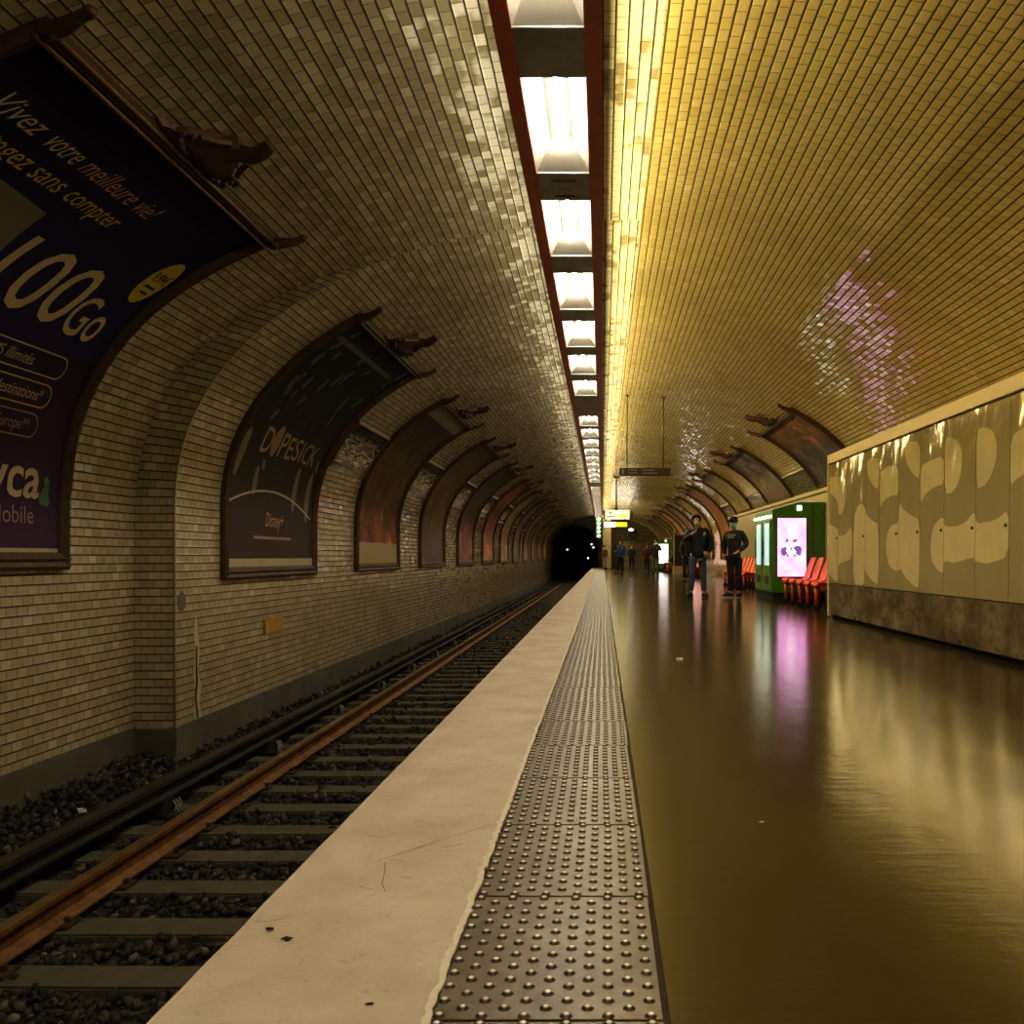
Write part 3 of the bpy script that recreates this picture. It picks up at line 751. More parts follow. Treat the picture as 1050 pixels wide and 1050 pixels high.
text_on(mp1, '9,99€', R1(7.375), 4.60-S0, .15, M['ink'], p1, width=.20, d=.02, name='lettering')
for q in range(2): poly_on(mp1, [(R1(7.40)+.02*q, 4.52-.07*q-S0), (R1(7.54)-.02*q, 4.52-.07*q-S0), (R1(7.54)-.02*q, 4.545-.07*q-S0), (R1(7.40)+.02*q, 4.545-.07*q-S0)], M['ink'], p1, 'small_print', .02)
for q, (ye, sc, tx, m) in enumerate(((7.33, 3.575, 'SMS illimités', 'lett_cream'), (7.30, 3.32, 'vers 50 destinations*', 'lett_yellow'), (7.25, 3.07, "Jusqu'à 10Go en Europe**", 'lett_mauve'))):
    ribbon_on(mp1, rrect(R1(5.2), R1(ye), sc-.095-S0, sc+.095-S0, .09), .012, M[m], p1, 'pill_outline', closed=True)
    text_on(mp1, tx, R1(ye-.10 if q != 0 else 6.93), sc-.045-S0, .135, M['lett_cream' if q != 2 else 'lett_mauve'], p1, shear=.2, right=True, wide=.78)
text_on(mp1, 'Lyca', R1(7.39), 2.50-S0, .50, M['lett_cream'], p1, right=True, wide=.98, bold=.008)
text_on(mp1, 'Mobile', R1(7.33), 2.29-S0, .20, M['lett_mauve'], p1, right=True, wide=1.0)
for cu, cv, r_ in ((7.47,2.54,.065),(7.44,2.50,.05),(7.50,2.49,.05),(7.47,2.63,.045)): poly_on(mp1, ell_pts(R1(cu), cv-S0, r_*.8, r_*1.15, 16), M['leaf_green'], p1, 'emblem_lobe', .018+.0005*r_)
poly_on(mp1, [(.09,2.05-S0),(W1-.10,2.05-S0),(W1-.10,2.09-S0),(.09,2.09-S0)], M['paper'], p1, 'paper_margin', .017)

# -- second poster, falling pills
S0b, S1b = 1.76, 5.36; YB = 10.0
t = NT('dark_pill_print'); s = t.n('ShaderNodeSeparateXYZ'); t.l(t.uv(), s.inputs[0])
mp_ = t.n('ShaderNodeMapping'); t.l(t.uv(), mp_.inputs['Vector']); mp_.inputs['Scale'].default_value = (9, 1.6, 1)
nn = t.noise(3, 5, mp_.outputs[0], .65)
c = t.ramp(s.outputs[1], [(0,(.060,.040,.032)),(.20,(.050,.034,.028)),(.34,(.036,.030,.024)),(.5,(.020,.020,.014)),(.75,(.010,.013,.009)),(1,(.006,.008,.006))])
c = t.mix(t.math('MULTIPLY', t.ramp(nn, [(.5,0.0),(.75,.55)]), t.ramp(s.outputs[1], [(.3,.2),(.55,1.0),(.8,.5)])), c, (.11,.10,.065)); t.base(c); t.set(roughness=.6, specular_ior_level=.25)
p2, mp2, W2, H2 = poster(CL, -1, YB, 3.2, S0b, S1b, 'black poster of falling pills with the title DOPESICK on the left wall', t.m)
Q = lambda y, s: (y-YB, s-S0b)
TM = plain('dull_title_lettering', (.36,.28,.17), .5, var=.2)
TL = plain('dull_green_pill', (.17,.165,.10), .5, var=.35, nscale=8)
for ch, ya, yb_, dz in (('D',10.74,11.02,0),('P',11.30,11.52,0),('E',11.56,11.76,0),('S',11.80,12.02,.01),('I',12.07,12.12,0),('C',12.18,12.42,0),('K',12.47,12.70,0)):
    text_on(mp2, ch, ya-YB, 3.30+dz-S0b, .47 if ch in 'DP' else .43, TM, p2, width=yb_-ya, bold=.004 if ch in 'DPE' else 0)
poly_on(mp2, ell_pts(11.15-YB, 3.48-S0b, .12, .21, 20), plain('pink_pill', (.34,.22,.15), .5, var=.2), p2, 'pill', .018)
for (cy, cs, ru, rv, ro) in ((10.27,3.25,.10,.30,-.1),(10.88,2.95,.07,.19,0),(12.28,2.93,.085,.32,0),(12.83,2.86,.10,.36,0),(12.90,3.32,.05,.10,.3),(11.02,3.15,.05,.07,.5)):
    poly_on(mp2, ell_pts(cy-YB, cs-S0b, ru, rv, 20, ro), TL, p2, 'pill', .0175)
TD = plain('dim_falling_pill', (.11,.11,.075), .5, var=.4, nscale=8)
rq = random.Random(11)
for q in range(26):
    cy = rq.uniform(10.25, 12.95); cs = rq.uniform(3.75, 5.15); sc = rq.uniform(.5, 1.0)
    poly_on(mp2, ell_pts(cy-YB, cs-S0b, .042*sc+.012, .105*sc+.02, 12, rq.uniform(-.5,.5)), TD, p2, 'pill', .0175)
    if q % 2: ribbon_on(mp2, [(cy-YB, cs-S0b), (cy-YB+.02, cs-S0b-.5*sc)], .012, plain('streak', (.05,.05,.035), .5, var=.2) if q == 1 else bpy.data.materials['streak'], p2, 'streak', .0165)
M['pale_print'] = plain('pale_print_line', (.50,.42,.30), .5, var=.1)
ribbon_on(mp2, [(a-YB, 2.845-.20*((a-11.45)/1.3)**2-S0b) for a in [10.08+2.95*i/30 for i in range(31)]], .028, M['pale_print'], p2, 'arc_line')
text_on(mp2, 'Disney+', 11.30-YB, 2.40-S0b, .26, M['lett_pink'], p2, width=.62, shear=.3)
poly_on(mp2, [(10.92-YB,2.24-S0b),(12.22-YB,2.24-S0b),(12.22-YB,2.275-S0b),(10.92-YB,2.275-S0b)], M['lett_mauve'], p2, 'small_print')
poly_on(mp2, [(10.30-YB,5.10-S0b-.08),(12.75-YB,5.02-S0b),(12.75-YB,4.95-S0b),(10.30-YB,4.97-S0b-.02)], plain('dim_strip', (.09,.08,.06), .5, var=.2), p2, 'credit_strip')
poly_on(mp2, [(.08,1.88-S0b),(W2-.08,1.88-S0b),(W2-.08,2.00-S0b),(.08,2.00-S0b)], M['paper'], p2, 'paper_margin')

# -- the rest of the left posters: same frame, other prints
LP = [
 ('orange and brown painted poster with pale bands at top and foot, left wall', [(0,(.42,.32,.16)),(.10,(.42,.30,.15)),(.13,(.36,.10,.03)),(.35,(.16,.08,.02)),(.6,(.10,.075,.03)),(.85,(.07,.045,.025)),(1,(.05,.035,.02))], (.035,.03,.022), .7),
 ('olive brown poster turning mauve at its foot, left wall', [(0,(.13,.09,.10)),(.18,(.12,.08,.09)),(.3,(.17,.11,.03)),(.6,(.15,.11,.035)),(1,(.06,.05,.03))], (.08,.055,.03), .6),
 ('poster dark at the top and dusky pink at the foot, left wall', [(0,(.34,.17,.13)),(.25,(.28,.12,.09)),(.4,(.10,.07,.035)),(.7,(.07,.065,.035)),(1,(.015,.02,.02))], (.03,.035,.03), .5),
 ('crimson and pink poster on the left wall', [(0,(.48,.30,.16)),(.1,(.48,.20,.14)),(.4,(.36,.12,.085)),(.55,(.10,.045,.025)),(.75,(.30,.09,.06)),(1,(.07,.02,.015))], (.16,.06,.05), .4),
 ('cream and straw coloured poster on the left wall', [(0,(.48,.34,.20)),(.3,(.42,.30,.14)),(.6,(.24,.20,.09)),(1,(.12,.11,.06))], (.10,.07,.03), .6),
 ('grey violet poster on the left wall', [(0,(.17,.13,.15)),(.4,(.22,.13,.12)),(1,(.10,.06,.05))], (.06,.05,.05), .5),
 ('dusty rose poster on the left wall beyond the grey violet one', [(0,(.30,.18,.12)),(.4,(.22,.11,.08)),(1,(.12,.09,.05))], (.07,.05,.03), .5),
 ('dark poster with ochre flecks on the left wall', [(0,(.16,.11,.05)),(.5,(.05,.04,.02)),(1,(.10,.10,.06))], (.25,.18,.06), .5),
 ('ochre and red poster toward the tunnel on the left wall', [(0,(.30,.16,.06)),(.5,(.22,.08,.03)),(1,(.12,.10,.05))], (.08,.05,.03), .5),
 ('pale sand poster toward the tunnel on the left wall', [(0,(.42,.32,.16)),(.5,(.30,.22,.10)),(1,(.14,.11,.06))], (.12,.08,.04), .5),
 ('brown poster second from the tunnel on the left wall', [(0,(.18,.11,.05)),(1,(.12,.09,.05))], (.08,.05,.03), .5),
 ('yellowish poster nearest the tunnel on the left wall', [(0,(.42,.30,.10)),(.5,(.26,.18,.07)),(1,(.16,.12,.06))], (.2,.10,.04), .5)]
p3, mp3, W3, H3 = poster(CL, -1, YB+5.38, 3.2, S0b, S1b, LP[0][0], print_mat('poster_print', LP[0][1], LP[0][2], LP[0][3], 3.2, seed=1))
MBR = plain('grey_brown_band', (.19,.165,.12), .5, var=.1)
for k in range(1, 12):
    c = copy_tree(p3); c.location = (0, YB+5.38+5.36*k, 0); tag(c, LP[k][0], 'poster')
    for ch in c.children:
        if ch.name.startswith('print'):
            ch.data = ch.data.copy(); ch.data.materials[0] = print_mat('poster_print', LP[k][1], LP[k][2], LP[k][3], 2.5, seed=k+2)
poly_on(mp3, [(.10,H3-.42),(W3-.10,H3-.42),(W3-.10,H3-.12),(.10,H3-.12)], MBR, p3, 'pale_top_band', .018)
poly_on(mp3, [(.09,.13),(W3-.09,.13),(W3-.09,.52),(.09,.52)], plain('pale_foot_band', (.38,.29,.14), .5, var=.12), p3, 'pale_foot_band', .018)
# glazed panels between the posters, reflected tiles put into their colour
t = NT('glazed_painted_reflections'); uvn = t.uv(); mpn = t.n('ShaderNodeMapping'); t.l(uvn, mpn.inputs['Vector']); mpn.inputs['Scale'].default_value = (1,1,1)
br = t.n('ShaderNodeTexBrick'); t.l(mpn.outputs[0], br.inputs['Vector']); br.inputs['Scale'].default_value = 6; br.inputs['Color1'].default_value = (.03,.03,.02,1); br.inputs['Color2'].default_value = (.72,.68,.54,1); br.inputs['Mortar'].default_value = (.05,.045,.03,1); br.inputs['Brick Width'].default_value = .55
s = t.n('ShaderNodeSeparateXYZ'); t.l(uvn, s.inputs[0]); nz = t.noise(9, 4, uvn, .7)
msk = t.math('MULTIPLY', t.ramp(nz, [(.34,0.0),(.46,1.0)]), t.ramp(s.outputs[1], [(.05,.25),(.2,1.0),(.62,.9),(.78,.25),(1,.05)]))
t.base(t.mix(msk, (.02,.02,.014), br.outputs['Color'])); t.set(roughness=.18)
M['patch'] = t.m
def gap_panel(C, side, y, W, s0, s1, label, group, pm):
    H = s1-s0; mp = curve_map(C, side, W, s0, 0); e = empty('wall_panel', (0, y, 0)); tag(e, label, 'wall panel', group)
    frame_mesh(mp, W, H, bot=.05, nv=8, parent=e, sc=.45, mat=M['frame_gold'])
    v, f, uv = grid(mp, .03, W-.03, .03, H-.03, .012, 1, 10); mesh('face', v, f, pm, e, True, uv); return e
g0 = gap_panel(CL, -1, 13.40, 1.98, 3.40, 4.20, 'curved glazed panel, tile reflections painted black and white, between two left wall posters', 'glazed panels with painted reflections between the left posters', M['patch'])
for k in range(1, 11): c = copy_tree(g0); c.location = (0, 13.40+5.36*k, 0)
# thin cream moulding that ties the poster tops together is the frames' own; right wall posters follow
RP = [
 ('brown and slate poster on the right vault, nearest the beige panels', [(0,(.12,.13,.16)),(.45,(.13,.12,.14)),(.6,(.22,.12,.06)),(1,(.26,.14,.06))], (.05,.045,.05), .6),
 ('violet blue poster with a pale swirl on the right vault above the green kiosk', [(0,(.20,.12,.14)),(.3,(.34,.30,.26)),(.5,(.10,.09,.13)),(1,(.07,.075,.11))], (.30,.27,.24), .55),
 ('pale grey-beige poster on the right vault behind the standing men', [(0,(.46,.37,.22)),(.5,(.38,.32,.19)),(1,(.25,.22,.14))], (.15,.13,.09), .4),
 ('orange poster reaching down to the seats on the right wall', [(0,(.50,.20,.05)),(.4,(.42,.20,.07)),(.8,(.30,.13,.08)),(1,(.24,.10,.06))], (.18,.08,.04), .5),
 ('ochre poster with a glossy sheen on the right wall', [(0,(.42,.28,.09)),(.6,(.34,.20,.06)),(1,(.25,.16,.06))], (.5,.36,.24), .3),
 ('rose coloured poster on the right wall', [(0,(.48,.26,.22)),(.6,(.34,.13,.11)),(1,(.14,.09,.06))], (.14,.08,.06), .5),
 ('light pink poster on the right wall toward the far end', [(0,(.58,.38,.32)),(.6,(.44,.20,.17)),(1,(.20,.12,.08))], (.2,.1,.08), .4),
 ('olive grey poster on the right wall toward the far end', [(0,(.20,.16,.09)),(1,(.12,.10,.07))], (.06,.05,.03), .5),
 ('amber poster farthest away on the right wall', [(0,(.30,.18,.05)),(1,(.20,.12,.04))], (.08,.05,.03), .5)]
SR1 = 4.24
for k, (lb, st, c2, am) in enumerate(RP):
    s0 = 2.38 if k < 3 else .75
    poster(CR, 1, 16.4+6.05*k, 3.35, s0, SR1, lb, print_mat('poster_print', st, c2, am, 2.5, seed=20+k), bot=.10)
M['map_print'] = print_mat('dark_green_notice', [(0,(.05,.055,.03)),(1,(.04,.05,.03))], (.24,.24,.15), .8, 7)
gap_panel(CR, 1, 19.9, 2.6, 2.36, 2.98, 'dark green notice panel on the right vault above the kiosk', None, M['map_print'])
gap_panel(CR, 1, 26.0, 2.4, 2.36, 2.92, 'dark notice panel on the right vault beyond the green kiosk', None, M['patch'])
gap_panel(CR, 1, 32.0, 2.4, 2.36, 2.92, 'third dark notice panel along the right vault', None, M['patch'])

# ------------------------------------------------------------------ right side: beige panelled enclosure
PX = 3.25; PE = 13.05; PN = 2.0; PH = 2.33; PW = .68
ROT = 0.0
enc = empty('panelled_enclosure', (PX, PE, 0)); tag(enc, 'long beige two-tone panelled enclosure with dark stone base at the right', 'partition')
enc.rotation_euler = (0, 0, math.radians(.7))
b = MB(); b.box(.045, 1.55, -11.0, -.0, .07, PH-.02); b.build('carcass', M['beige_wall'], enc)
b = MB(); b.box(-.012, 1.55, -11.0, .012, PH-.13, PH, .004); b.build('top_trim', M['cream_trim'], enc)
b = MB(); b.box(-.016, .03, -.012, .016, .02, PH); b.build('corner_trim', M['cream_trim'], enc)
b = MB(); b.box(.05, 1.5, -11.0, -.02, 0, .07); b.build('kick_recess', M['black'], enc)
# pattern: light shapes on a darker ground. s = distance from the far end, z = height
TONES =  [[(-0.13, 1.8), (-0.17, 2.04), (0.43, 1.98), (0.74, 1.97), (0.86, 1.84), (0.82, 1.61), (0.67, 1.47), (0.49, 1.45), (0.44, 1.65), (0.14, 1.76)], [(-0.15, 1.48), (0.01, 1.34), (0.49, 1.25), (0.51, 1.15), (0.86, 1.17), (1.14, 1.29), (1.16, 0.84), (0.82, 0.81), (0.49, 0.77), (0.49, 0.52), (0.26, 0.55), (-0.13, 0.68)], [(1.75, 2.08), (2.23, 2.05), (2.23, 1.67), (2.03, 1.73), (1.84, 1.84), (1.77, 1.96)], [(1.23, 1.38), (1.37, 1.51), (1.55, 1.55), (1.67, 1.5), (1.81, 1.37), (2.0, 1.31), (2.25, 1.26), (2.26, 0.53), (2.06, 0.57), (1.81, 0.65), (1.72, 0.73), (1.71, 0.51), (1.21, 0.52)], [(2.28, 1.85), (2.47, 1.91), (2.64, 1.92), (2.91, 1.89), (2.94, 1.56), (2.7, 1.57), (2.42, 1.53), (2.29, 1.44)], [(2.94, 1.24), (2.75, 1.24), (2.59, 1.17), (2.53, 1.05), (2.53, 0.92), (2.64, 0.77), (2.83, 0.71), (2.98, 0.72), (3.04, 0.74), (3.14, 0.67), (3.41, 0.57), (3.62, 0.54), (3.61, 1.25), (3.32, 1.32), (3.07, 1.4), (2.97, 1.48)], [(3.09, 2.13), (3.59, 2.08), (3.59, 1.68), (3.36, 1.76), (3.17, 1.9)], [(3.61, 1.81), (3.85, 1.84), (4.23, 1.86), (4.24, 1.57), (3.99, 1.57), (3.74, 1.51), (3.61, 1.41)], [(4.24, 2.02), (4.42, 2.01), (4.57, 1.95), (4.66, 1.85), (4.66, 1.68), (4.57, 1.54), (4.45, 1.48), (4.27, 1.48)], [(4.24, 1.26), (4.06, 1.22), (3.94, 1.12), (3.91, 0.94), (3.96, 0.81), (4.13, 0.73), (4.25, 0.71), (4.26, 0.84), (4.51, 0.81), (4.95, 0.87), (4.96, 0.83), (5.24, 0.81), (5.62, 0.87), (5.62, 1.26), (5.39, 1.18), (4.99, 1.16), (4.96, 1.28), (4.75, 1.18), (4.51, 1.15), (4.26, 1.17)], [(4.98, 2.01), (5.16, 2.0), (5.32, 1.94), (5.38, 1.83), (5.38, 1.7), (5.29, 1.57), (5.16, 1.49), (4.99, 1.47)], [(5.64, 1.86), (5.9, 1.9), (6.11, 1.92), (6.11, 1.54), (5.9, 1.53), (5.72, 1.49), (5.64, 1.45)]]
def chaikin(P):
    r = []
    for i in range(len(P)):
        a, b_ = P[i], P[(i+1) % len(P)]
        r += [(a[0]*.8+b_[0]*.2, a[1]*.8+b_[1]*.2), (a[0]*.2+b_[0]*.8, a[1]*.2+b_[1]*.8)]
    return r
TONES = [chaikin(p) for p in TONES]
def tone(s, z):
    for P in TONES:
        c = False; n = len(P)
        for i in range(n):
            (x0, y0), (x1, y1) = P[i], P[(i+1) % n]
            if (y0 > z) != (y1 > z) and s < (x1-x0)*(z-y0)/(y1-y0)+x0: c = not c
        if c: return True
    return False
SEAMS = [0, .49, 1.18, 1.72, 2.27, 2.95, 3.60, 4.25, 4.97, 5.63]
while SEAMS[-1] < 10.9: SEAMS.append(SEAMS[-1]+.68)
ns, nz_ = 46, 122
k = 0; s = 0.0
for s, s_next in zip(SEAMS, SEAMS[1:]):
    PW = s_next-s
    z0, z1 = .50, PH-.135; V = []; F = []; T = []
    g = .004
    for j in range(nz_+1):
        for i in range(ns+1):
            ss = s+g+(PW-2*g)*i/ns; zz = z0+(z1-z0)*j/nz_
            V.append((.020*(zz-z0)/(z1-z0), -ss, zz)); T.append(sum(tone(ss+a*.005, zz+c_*.005) for a in (-1,0,1) for c_ in (-1,0,1))/9)
    for j in range(nz_):
        for i in range(ns): a = j*(ns+1)+i; F.append((a, a+1, a+ns+2, a+ns+1))
    o = mesh('facing_panel', V, F, M['panel'], enc, True)
    at = o.data.attributes.new('tone', 'FLOAT_COLOR', 'POINT'); arr = np.zeros((len(V), 4), dtype=np.float32); arr[:, 0] = T; arr[:, 3] = 1
    at.data.foreach_set('color', arr.ravel())
    b = MB(); b.box(.0, .02, -s-PW+.003, -s-.003, .05, .49, .003); b.build('stone_base', M['marble'], enc)
    if k % 2 == 0 or k in (5, 7):
        b = MB(); b.tube([(.0, -s-PW+.04, 1.13), (-.012, -s-PW+.04, 1.13)], .014, 10); b.build('lock', M['black'], enc, True)
    k += 1
b = MB(); b.box(.026, .044, -11, 0, .05, PH-.13); b.build('seam_backing', M['black'], enc)

# low ledge wall behind the kiosk and seats
b = MB(); b.box(4.42, 4.97, PE+.05, 31.5, 0, 2.16); o = b.build('wall_ledge', M['beige_wall']); o.name = 'wall_right_lower'; tag(o, 'beige lower wall behind the kiosk', None, None, ST)
b = MB(); b.box(4.36, 4.975, PE+.05, 31.55, 2.16, 2.24, .01); b.box(4.39, 4.43, 22, 31.5, .52, .58, .008); o = b.build('trim_7', M['cream_trim']); tag(o, 'cream ledge capping the lower wall', None, None, ST)
b = MB(); b.box(4.40, 4.44, PE+.05, 31.5, 0, .14); o = b.build('baseboard_right', M['black']); tag(o, kind=ST)

# ------------------------------------------------------------------ green kiosks
def screen_mat(name, glow, es):
    t = NT(name); uv = t.uv(); mp = t.n('ShaderNodeMapping'); t.l(uv, mp.inputs['Vector']); mp.inputs['Scale'].default_value = (1.2, 2.2, 1)
    n = t.noise(2.2, 4, mp.outputs[0], .55); c = t.ramp(n, [(.35, glow), (.62, (.95,.50,.80)), (.75, (1,.80,.95))])
    t.base((.02,.02,.02)); t.l(c, t.b.inputs['Emission Color']); t.b.inputs['Emission Strength'].default_value = es; t.set(roughness=.15); return t.m
def kiosk(near=True):
    e = empty('vending_kiosk'); D = 2.0
    prof = [(0,.16),(0,1.80),(.52,1.955),(1.04,1.955),(1.04,.16)]
    b = MB(); b.prism(prof, 'xz', 0, D); b.build('body', M['green'], e)
    b = MB(); b.box(.03, 1.03, .03, D-.03, 0, .16); b.build('plinth', M['black'], e)
    b = MB(); b.box(.07, .69, -.022, .0, .455, 1.665, .006); bz = b.build('screen_bezel', M['maroon'], e)
    v, f, uv = [(.095,-.024,.48),(.665,-.024,.48),(.665,-.024,1.64),(.095,-.024,1.64)], [(0,1,2,3)], [(0,0),(1,0),(1,1),(0,1)]
    sc = mesh('screen', v, f, screen_mat('pink_screen', (.95,.33,.70), 1.0) if near else M['white_screen'], bz, False, uv)
    if near:
        pu = plain('purple_sleeve', (.1,.05,.2), .5, emit=(.22,.12,.42), es=.5, var=0); wh = plain('white_shape', (.9,.9,.9), .5, emit=(1,.97,1), es=1.2, var=0)
        rd = plain('red_shape', (.3,.02,.05), .5, emit=(.45,.08,.10), es=.6, var=0); dk = plain('dark_shape', (.02,.02,.05), .5, emit=(.06,.04,.12), es=.4, var=0)
        def blob(cx, cz, rx, rz, m, rot=0, d=-.026): 
            p = ell_pts(cx, cz, rx, rz, 14, rot); mesh('picture_shape', [(a, d, c) for a, c in p], [tuple(range(14))], m, sc)
        blob(.37,1.33,.085,.14,plain('faint_shape', (.9,.8,.9), .5, emit=(1,.74,.93), es=1.0, var=0)); blob(.30,1.07,.09,.09,wh,0,-.0262); blob(.46,1.09,.05,.05,wh)
        blob(.24,.99,.085,.075,pu,.5,-.0264); blob(.49,1.01,.085,.085,pu,-.4,-.0264); blob(.22,.94,.05,.05,pu,0,-.0266); blob(.52,.95,.045,.055,pu,0,-.0266)
        blob(.285,1.19,.022,.05,rd,-.3,-.027); blob(.44,1.19,.05,.028,rd,.4,-.027)
        blob(.31,1.0,.045,.042,wh,0,-.0275); blob(.41,.97,.05,.05,wh,.5,-.0275); blob(.36,.91,.055,.04,wh,0,-.0278); blob(.365,1.03,.02,.028,dk,.4,-.028); blob(.30,.90,.03,.016,dk,.4,-.028); blob(.43,.895,.035,.014,dk,-.3,-.028); blob(.36,.965,.012,.025,dk,0,-.0285)
    b = MB(); b.box(.485, .575, -.02, 0, 1.79, 1.89, .004); b.build('lit_marker', M['white_lit'], e)
    b = MB(); b.box(.77, .83, -.006, 0, .75, 1.90); 
    b.build('vent_strip', M['green_dk'], e)
    b = MB()
    # machine bays in the platform side
    for q in range(2):
        y0 = .12+.95*q
        b = MB(); b.box(-.03, .0, y0, y0+.82, .20, 1.62, .01); dr = b.build('machine_door', M['green_lt'], e)
        b = MB(); b.box(-.036, -.03, y0+.10, y0+.60, .70, 1.55, .003); b.build('glass_front', M['pale_glass'], dr)
        b = MB(); b.box(-.04, -.03, y0+.66, y0+.76, .85, 1.2, .003); b.build('keypad', M['signdark'], dr)
        b = MB(); b.box(-.038, -.03, y0+.15, y0+.55, .32, .48, .003); b.build('delivery_flap', M['signdark'], dr)
    b = MB(); b.box(-.06, .0, .1, D-.1, 1.66, 1.70); b.build('light_bar', M['white_lit'], e)
    return e
K = kiosk(True); K.location = (3.37, 18.0, 0); tag(K, 'green vending kiosk with a glowing pink advertising screen beside the orange seats', 'kiosk')
K2 = kiosk(False); K2.location = (3.30, 55.0, 0); tag(K2, 'distant green kiosk with a blank white lit screen', 'kiosk')

# ------------------------------------------------------------------ orange seats
def seat():
    e = empty('station_chair')
    # side profile, seat faces -x
    pr = [(-.02,.385),(.0,.43),(.06,.438),(.22,.415),(.36,.41),(.42,.44),(.47,.56),(.53,.72),(.58,.85),(.60,.862)]
    v = []; f = []; nw = 8; n = len(pr)
    for i in range(nw+1):
        a = i/nw*2-1; w = .225
        for j, (x, z) in enumerate(pr):
            k = 1-.12*max(0, (z-.6)/.26)*abs(a)**3
            hw = w*(1 if z < .6 else (1-.28*((z-.6)/.27)**1.5)); cup = .03*a*a
            v.append((x-(cup if z > .5 else 0), a*hw, z+(cup if z < .5 else 0)))
    for i in range(nw):
        for j in range(n-1): f.append((i*n+j, i*n+j+1, (i+1)*n+j+1, (i+1)*n+j))
    o = mesh('seat_shell', v, f, M['orange'], e, True); sm = o.modifiers.new('t', 'SOLIDIFY'); sm.thickness = .018; sm.offset = -1
    b = MB(); b.box(.05, .40, -.25, .25, .33, .37, .008); b.build('support_beam', M['orange_dk'], e)
    for sx in (.02, .36):
        b = MB(); b.tube([(sx, 0, .06), (sx, 0, .36)], .034, 10); b.tube([(sx,0,.34),(sx+.03,0,.39)], .05, 8); lg = b.build('leg', M['orange_dk'], e, True)
        b = MB(); b.box(sx-.05, sx+.05, -.05, .05, 0, .065, .01); b.build('foot', M['black'], lg)
    return e
ST0 = seat(); first = True
rows = [((14.95,.62,5), 'orange moulded seat in the row between the beige panels and the green kiosk', 'orange seats in the nearest row', 3.5),
        ((24.2,.62,7), 'orange moulded seat in the row behind the two standing men', 'orange seats in the second row', 3.75),
        ((37.5,.62,5), 'orange moulded seat in the third row along the right wall', 'orange seats in the third row', 3.65),
        ((50.0,.62,4), 'orange moulded seat in the farthest row, near the white lit kiosk', 'orange seats in the farthest row', 3.6)]
for (y, p, n), lb, gr, x in rows:
    for i in range(n):
        c = ST0 if first else copy_tree(ST0); first = False
        c.location = (x, y+p*i, 0); tag(c, lb, 'seat', gr)

# ------------------------------------------------------------------ hanging signs and far fittings
def hang(x, y, z0, z1, name='hanger'):
    pass
def vault_z(x): 
    q = max(0, 1-abs((x-XC)/A_)**N_); return Z0+B_*q**(1/N_)
s1 = empty('hanging_sign', (0, 18.6, 0)); tag(s1, 'dark narrow direction sign hanging on two thin rods from the platform vault', 'sign')
b = MB(); b.box(.34, 1.385, -.05, .05, 2.53, 2.69, .006); bd = b.build('sign_board', M['signdark'], s1)
for x in (.50, 1.245):
    b = MB(); b.tube([(x, 0, 2.68), (x, 0, vault_z(x)+.01)], .011, 6); b.tube([(x,0,vault_z(x)-.05),(x,0,vault_z(x)+.01)], [.02,.04], 8); b.build('hanger_rod', M['rod'], s1, True)
b = MB()
for (xa, xb, zz) in ((.52,.70,2.635),(.52,.72,2.575),(.82,1.06,2.635),(.82,1.12,2.57)):
    x = xa
    while x < xb: b.box(x, min(x+.022, xb), -.053, -.05, zz, zz+.022); x += .028
b.build('sign_lettering', M['signtext'], bd)
b = MB(); b.box(.39, .44, -.053, -.05, 2.56, 2.66); b.build('pictogram', M['signtext'], bd)

s2 = empty('hanging_sign', (0, 37.4, 0)); tag(s2, 'pale double direction sign with yellow lit part hanging by one pole far down the platform', 'sign')
b = MB(); b.tube([(.56, 0, 2.80), (.56, 0, vault_z(.56))], .03, 8); b.box(.48,.64,-.05,.05,2.72,2.90,.01); b.box(.42,.70,-.04,.04,vault_z(.56)-.07,vault_z(.56)); b.build('hanger_pole', M['rod'], s2)
b = MB(); b.box(.02, 1.10, -.06, .06, 2.42, 2.80, .01); u1 = b.build('upper_board', M['cream_lit'], s2)
b = MB(); b.box(.02, .10, -.065, -.06, 2.42, 2.80); b.build('red_end', M['maroon'], u1)
b = MB(); b.box(.66, 1.0, -.066, -.06, 2.50, 2.60); b.build('yellow_patch', M['yellow_lit'], u1)
b = MB(); b.box(.15, .5, -.066, -.06, 2.52, 2.55); b.tube([(.31,-.06,2.68),(.31,-.075,2.68)], .04, 10); b.build('sign_lettering', M['ink'], u1)
b = MB(); b.box(.02, 1.02, -.06, .06, 2.08, 2.33, .01); u2 = b.build('lower_board', M['signdark'], s2)
b = MB(); b.box(.06, .53, -.066, -.06, 2.10, 2.30); b.build('white_part', M['white_lit'], u2)
b = MB(); b.box(.55, 1.0, -.066, -.06, 2.11, 2.29); b.build('yellow_part', M['yellow_lit'], u2)
b = MB(); b.box(.08,.14,-.05,.05,2.32,2.43); b.box(.9,.96,-.05,.05,2.32,2.43); b.build('link', M['rod'], s2)
b = MB(); b.box(1.17, 1.23, -.05, .05, 2.42, 2.78, .01); o = b.build('end_bracket', M['rod'], s2)
s3 = empty('platform_end_sign', (-.30, 66.0, 0)); tag(s3, 'small green and white lit column sign hanging at the far end of the light strip', 'sign')
b = MB(); b.box(-.22, .22, -.05, .05, 2.2, 3.75, .01); g_ = b.build('sign_back', M['green'], s3)
for q in range(5):
    b = MB(); b.ball((0, -.05, 2.4+.3*q), (.14,.03,.11), 1); b.build('lit_spot', M['white_lit'], g_)
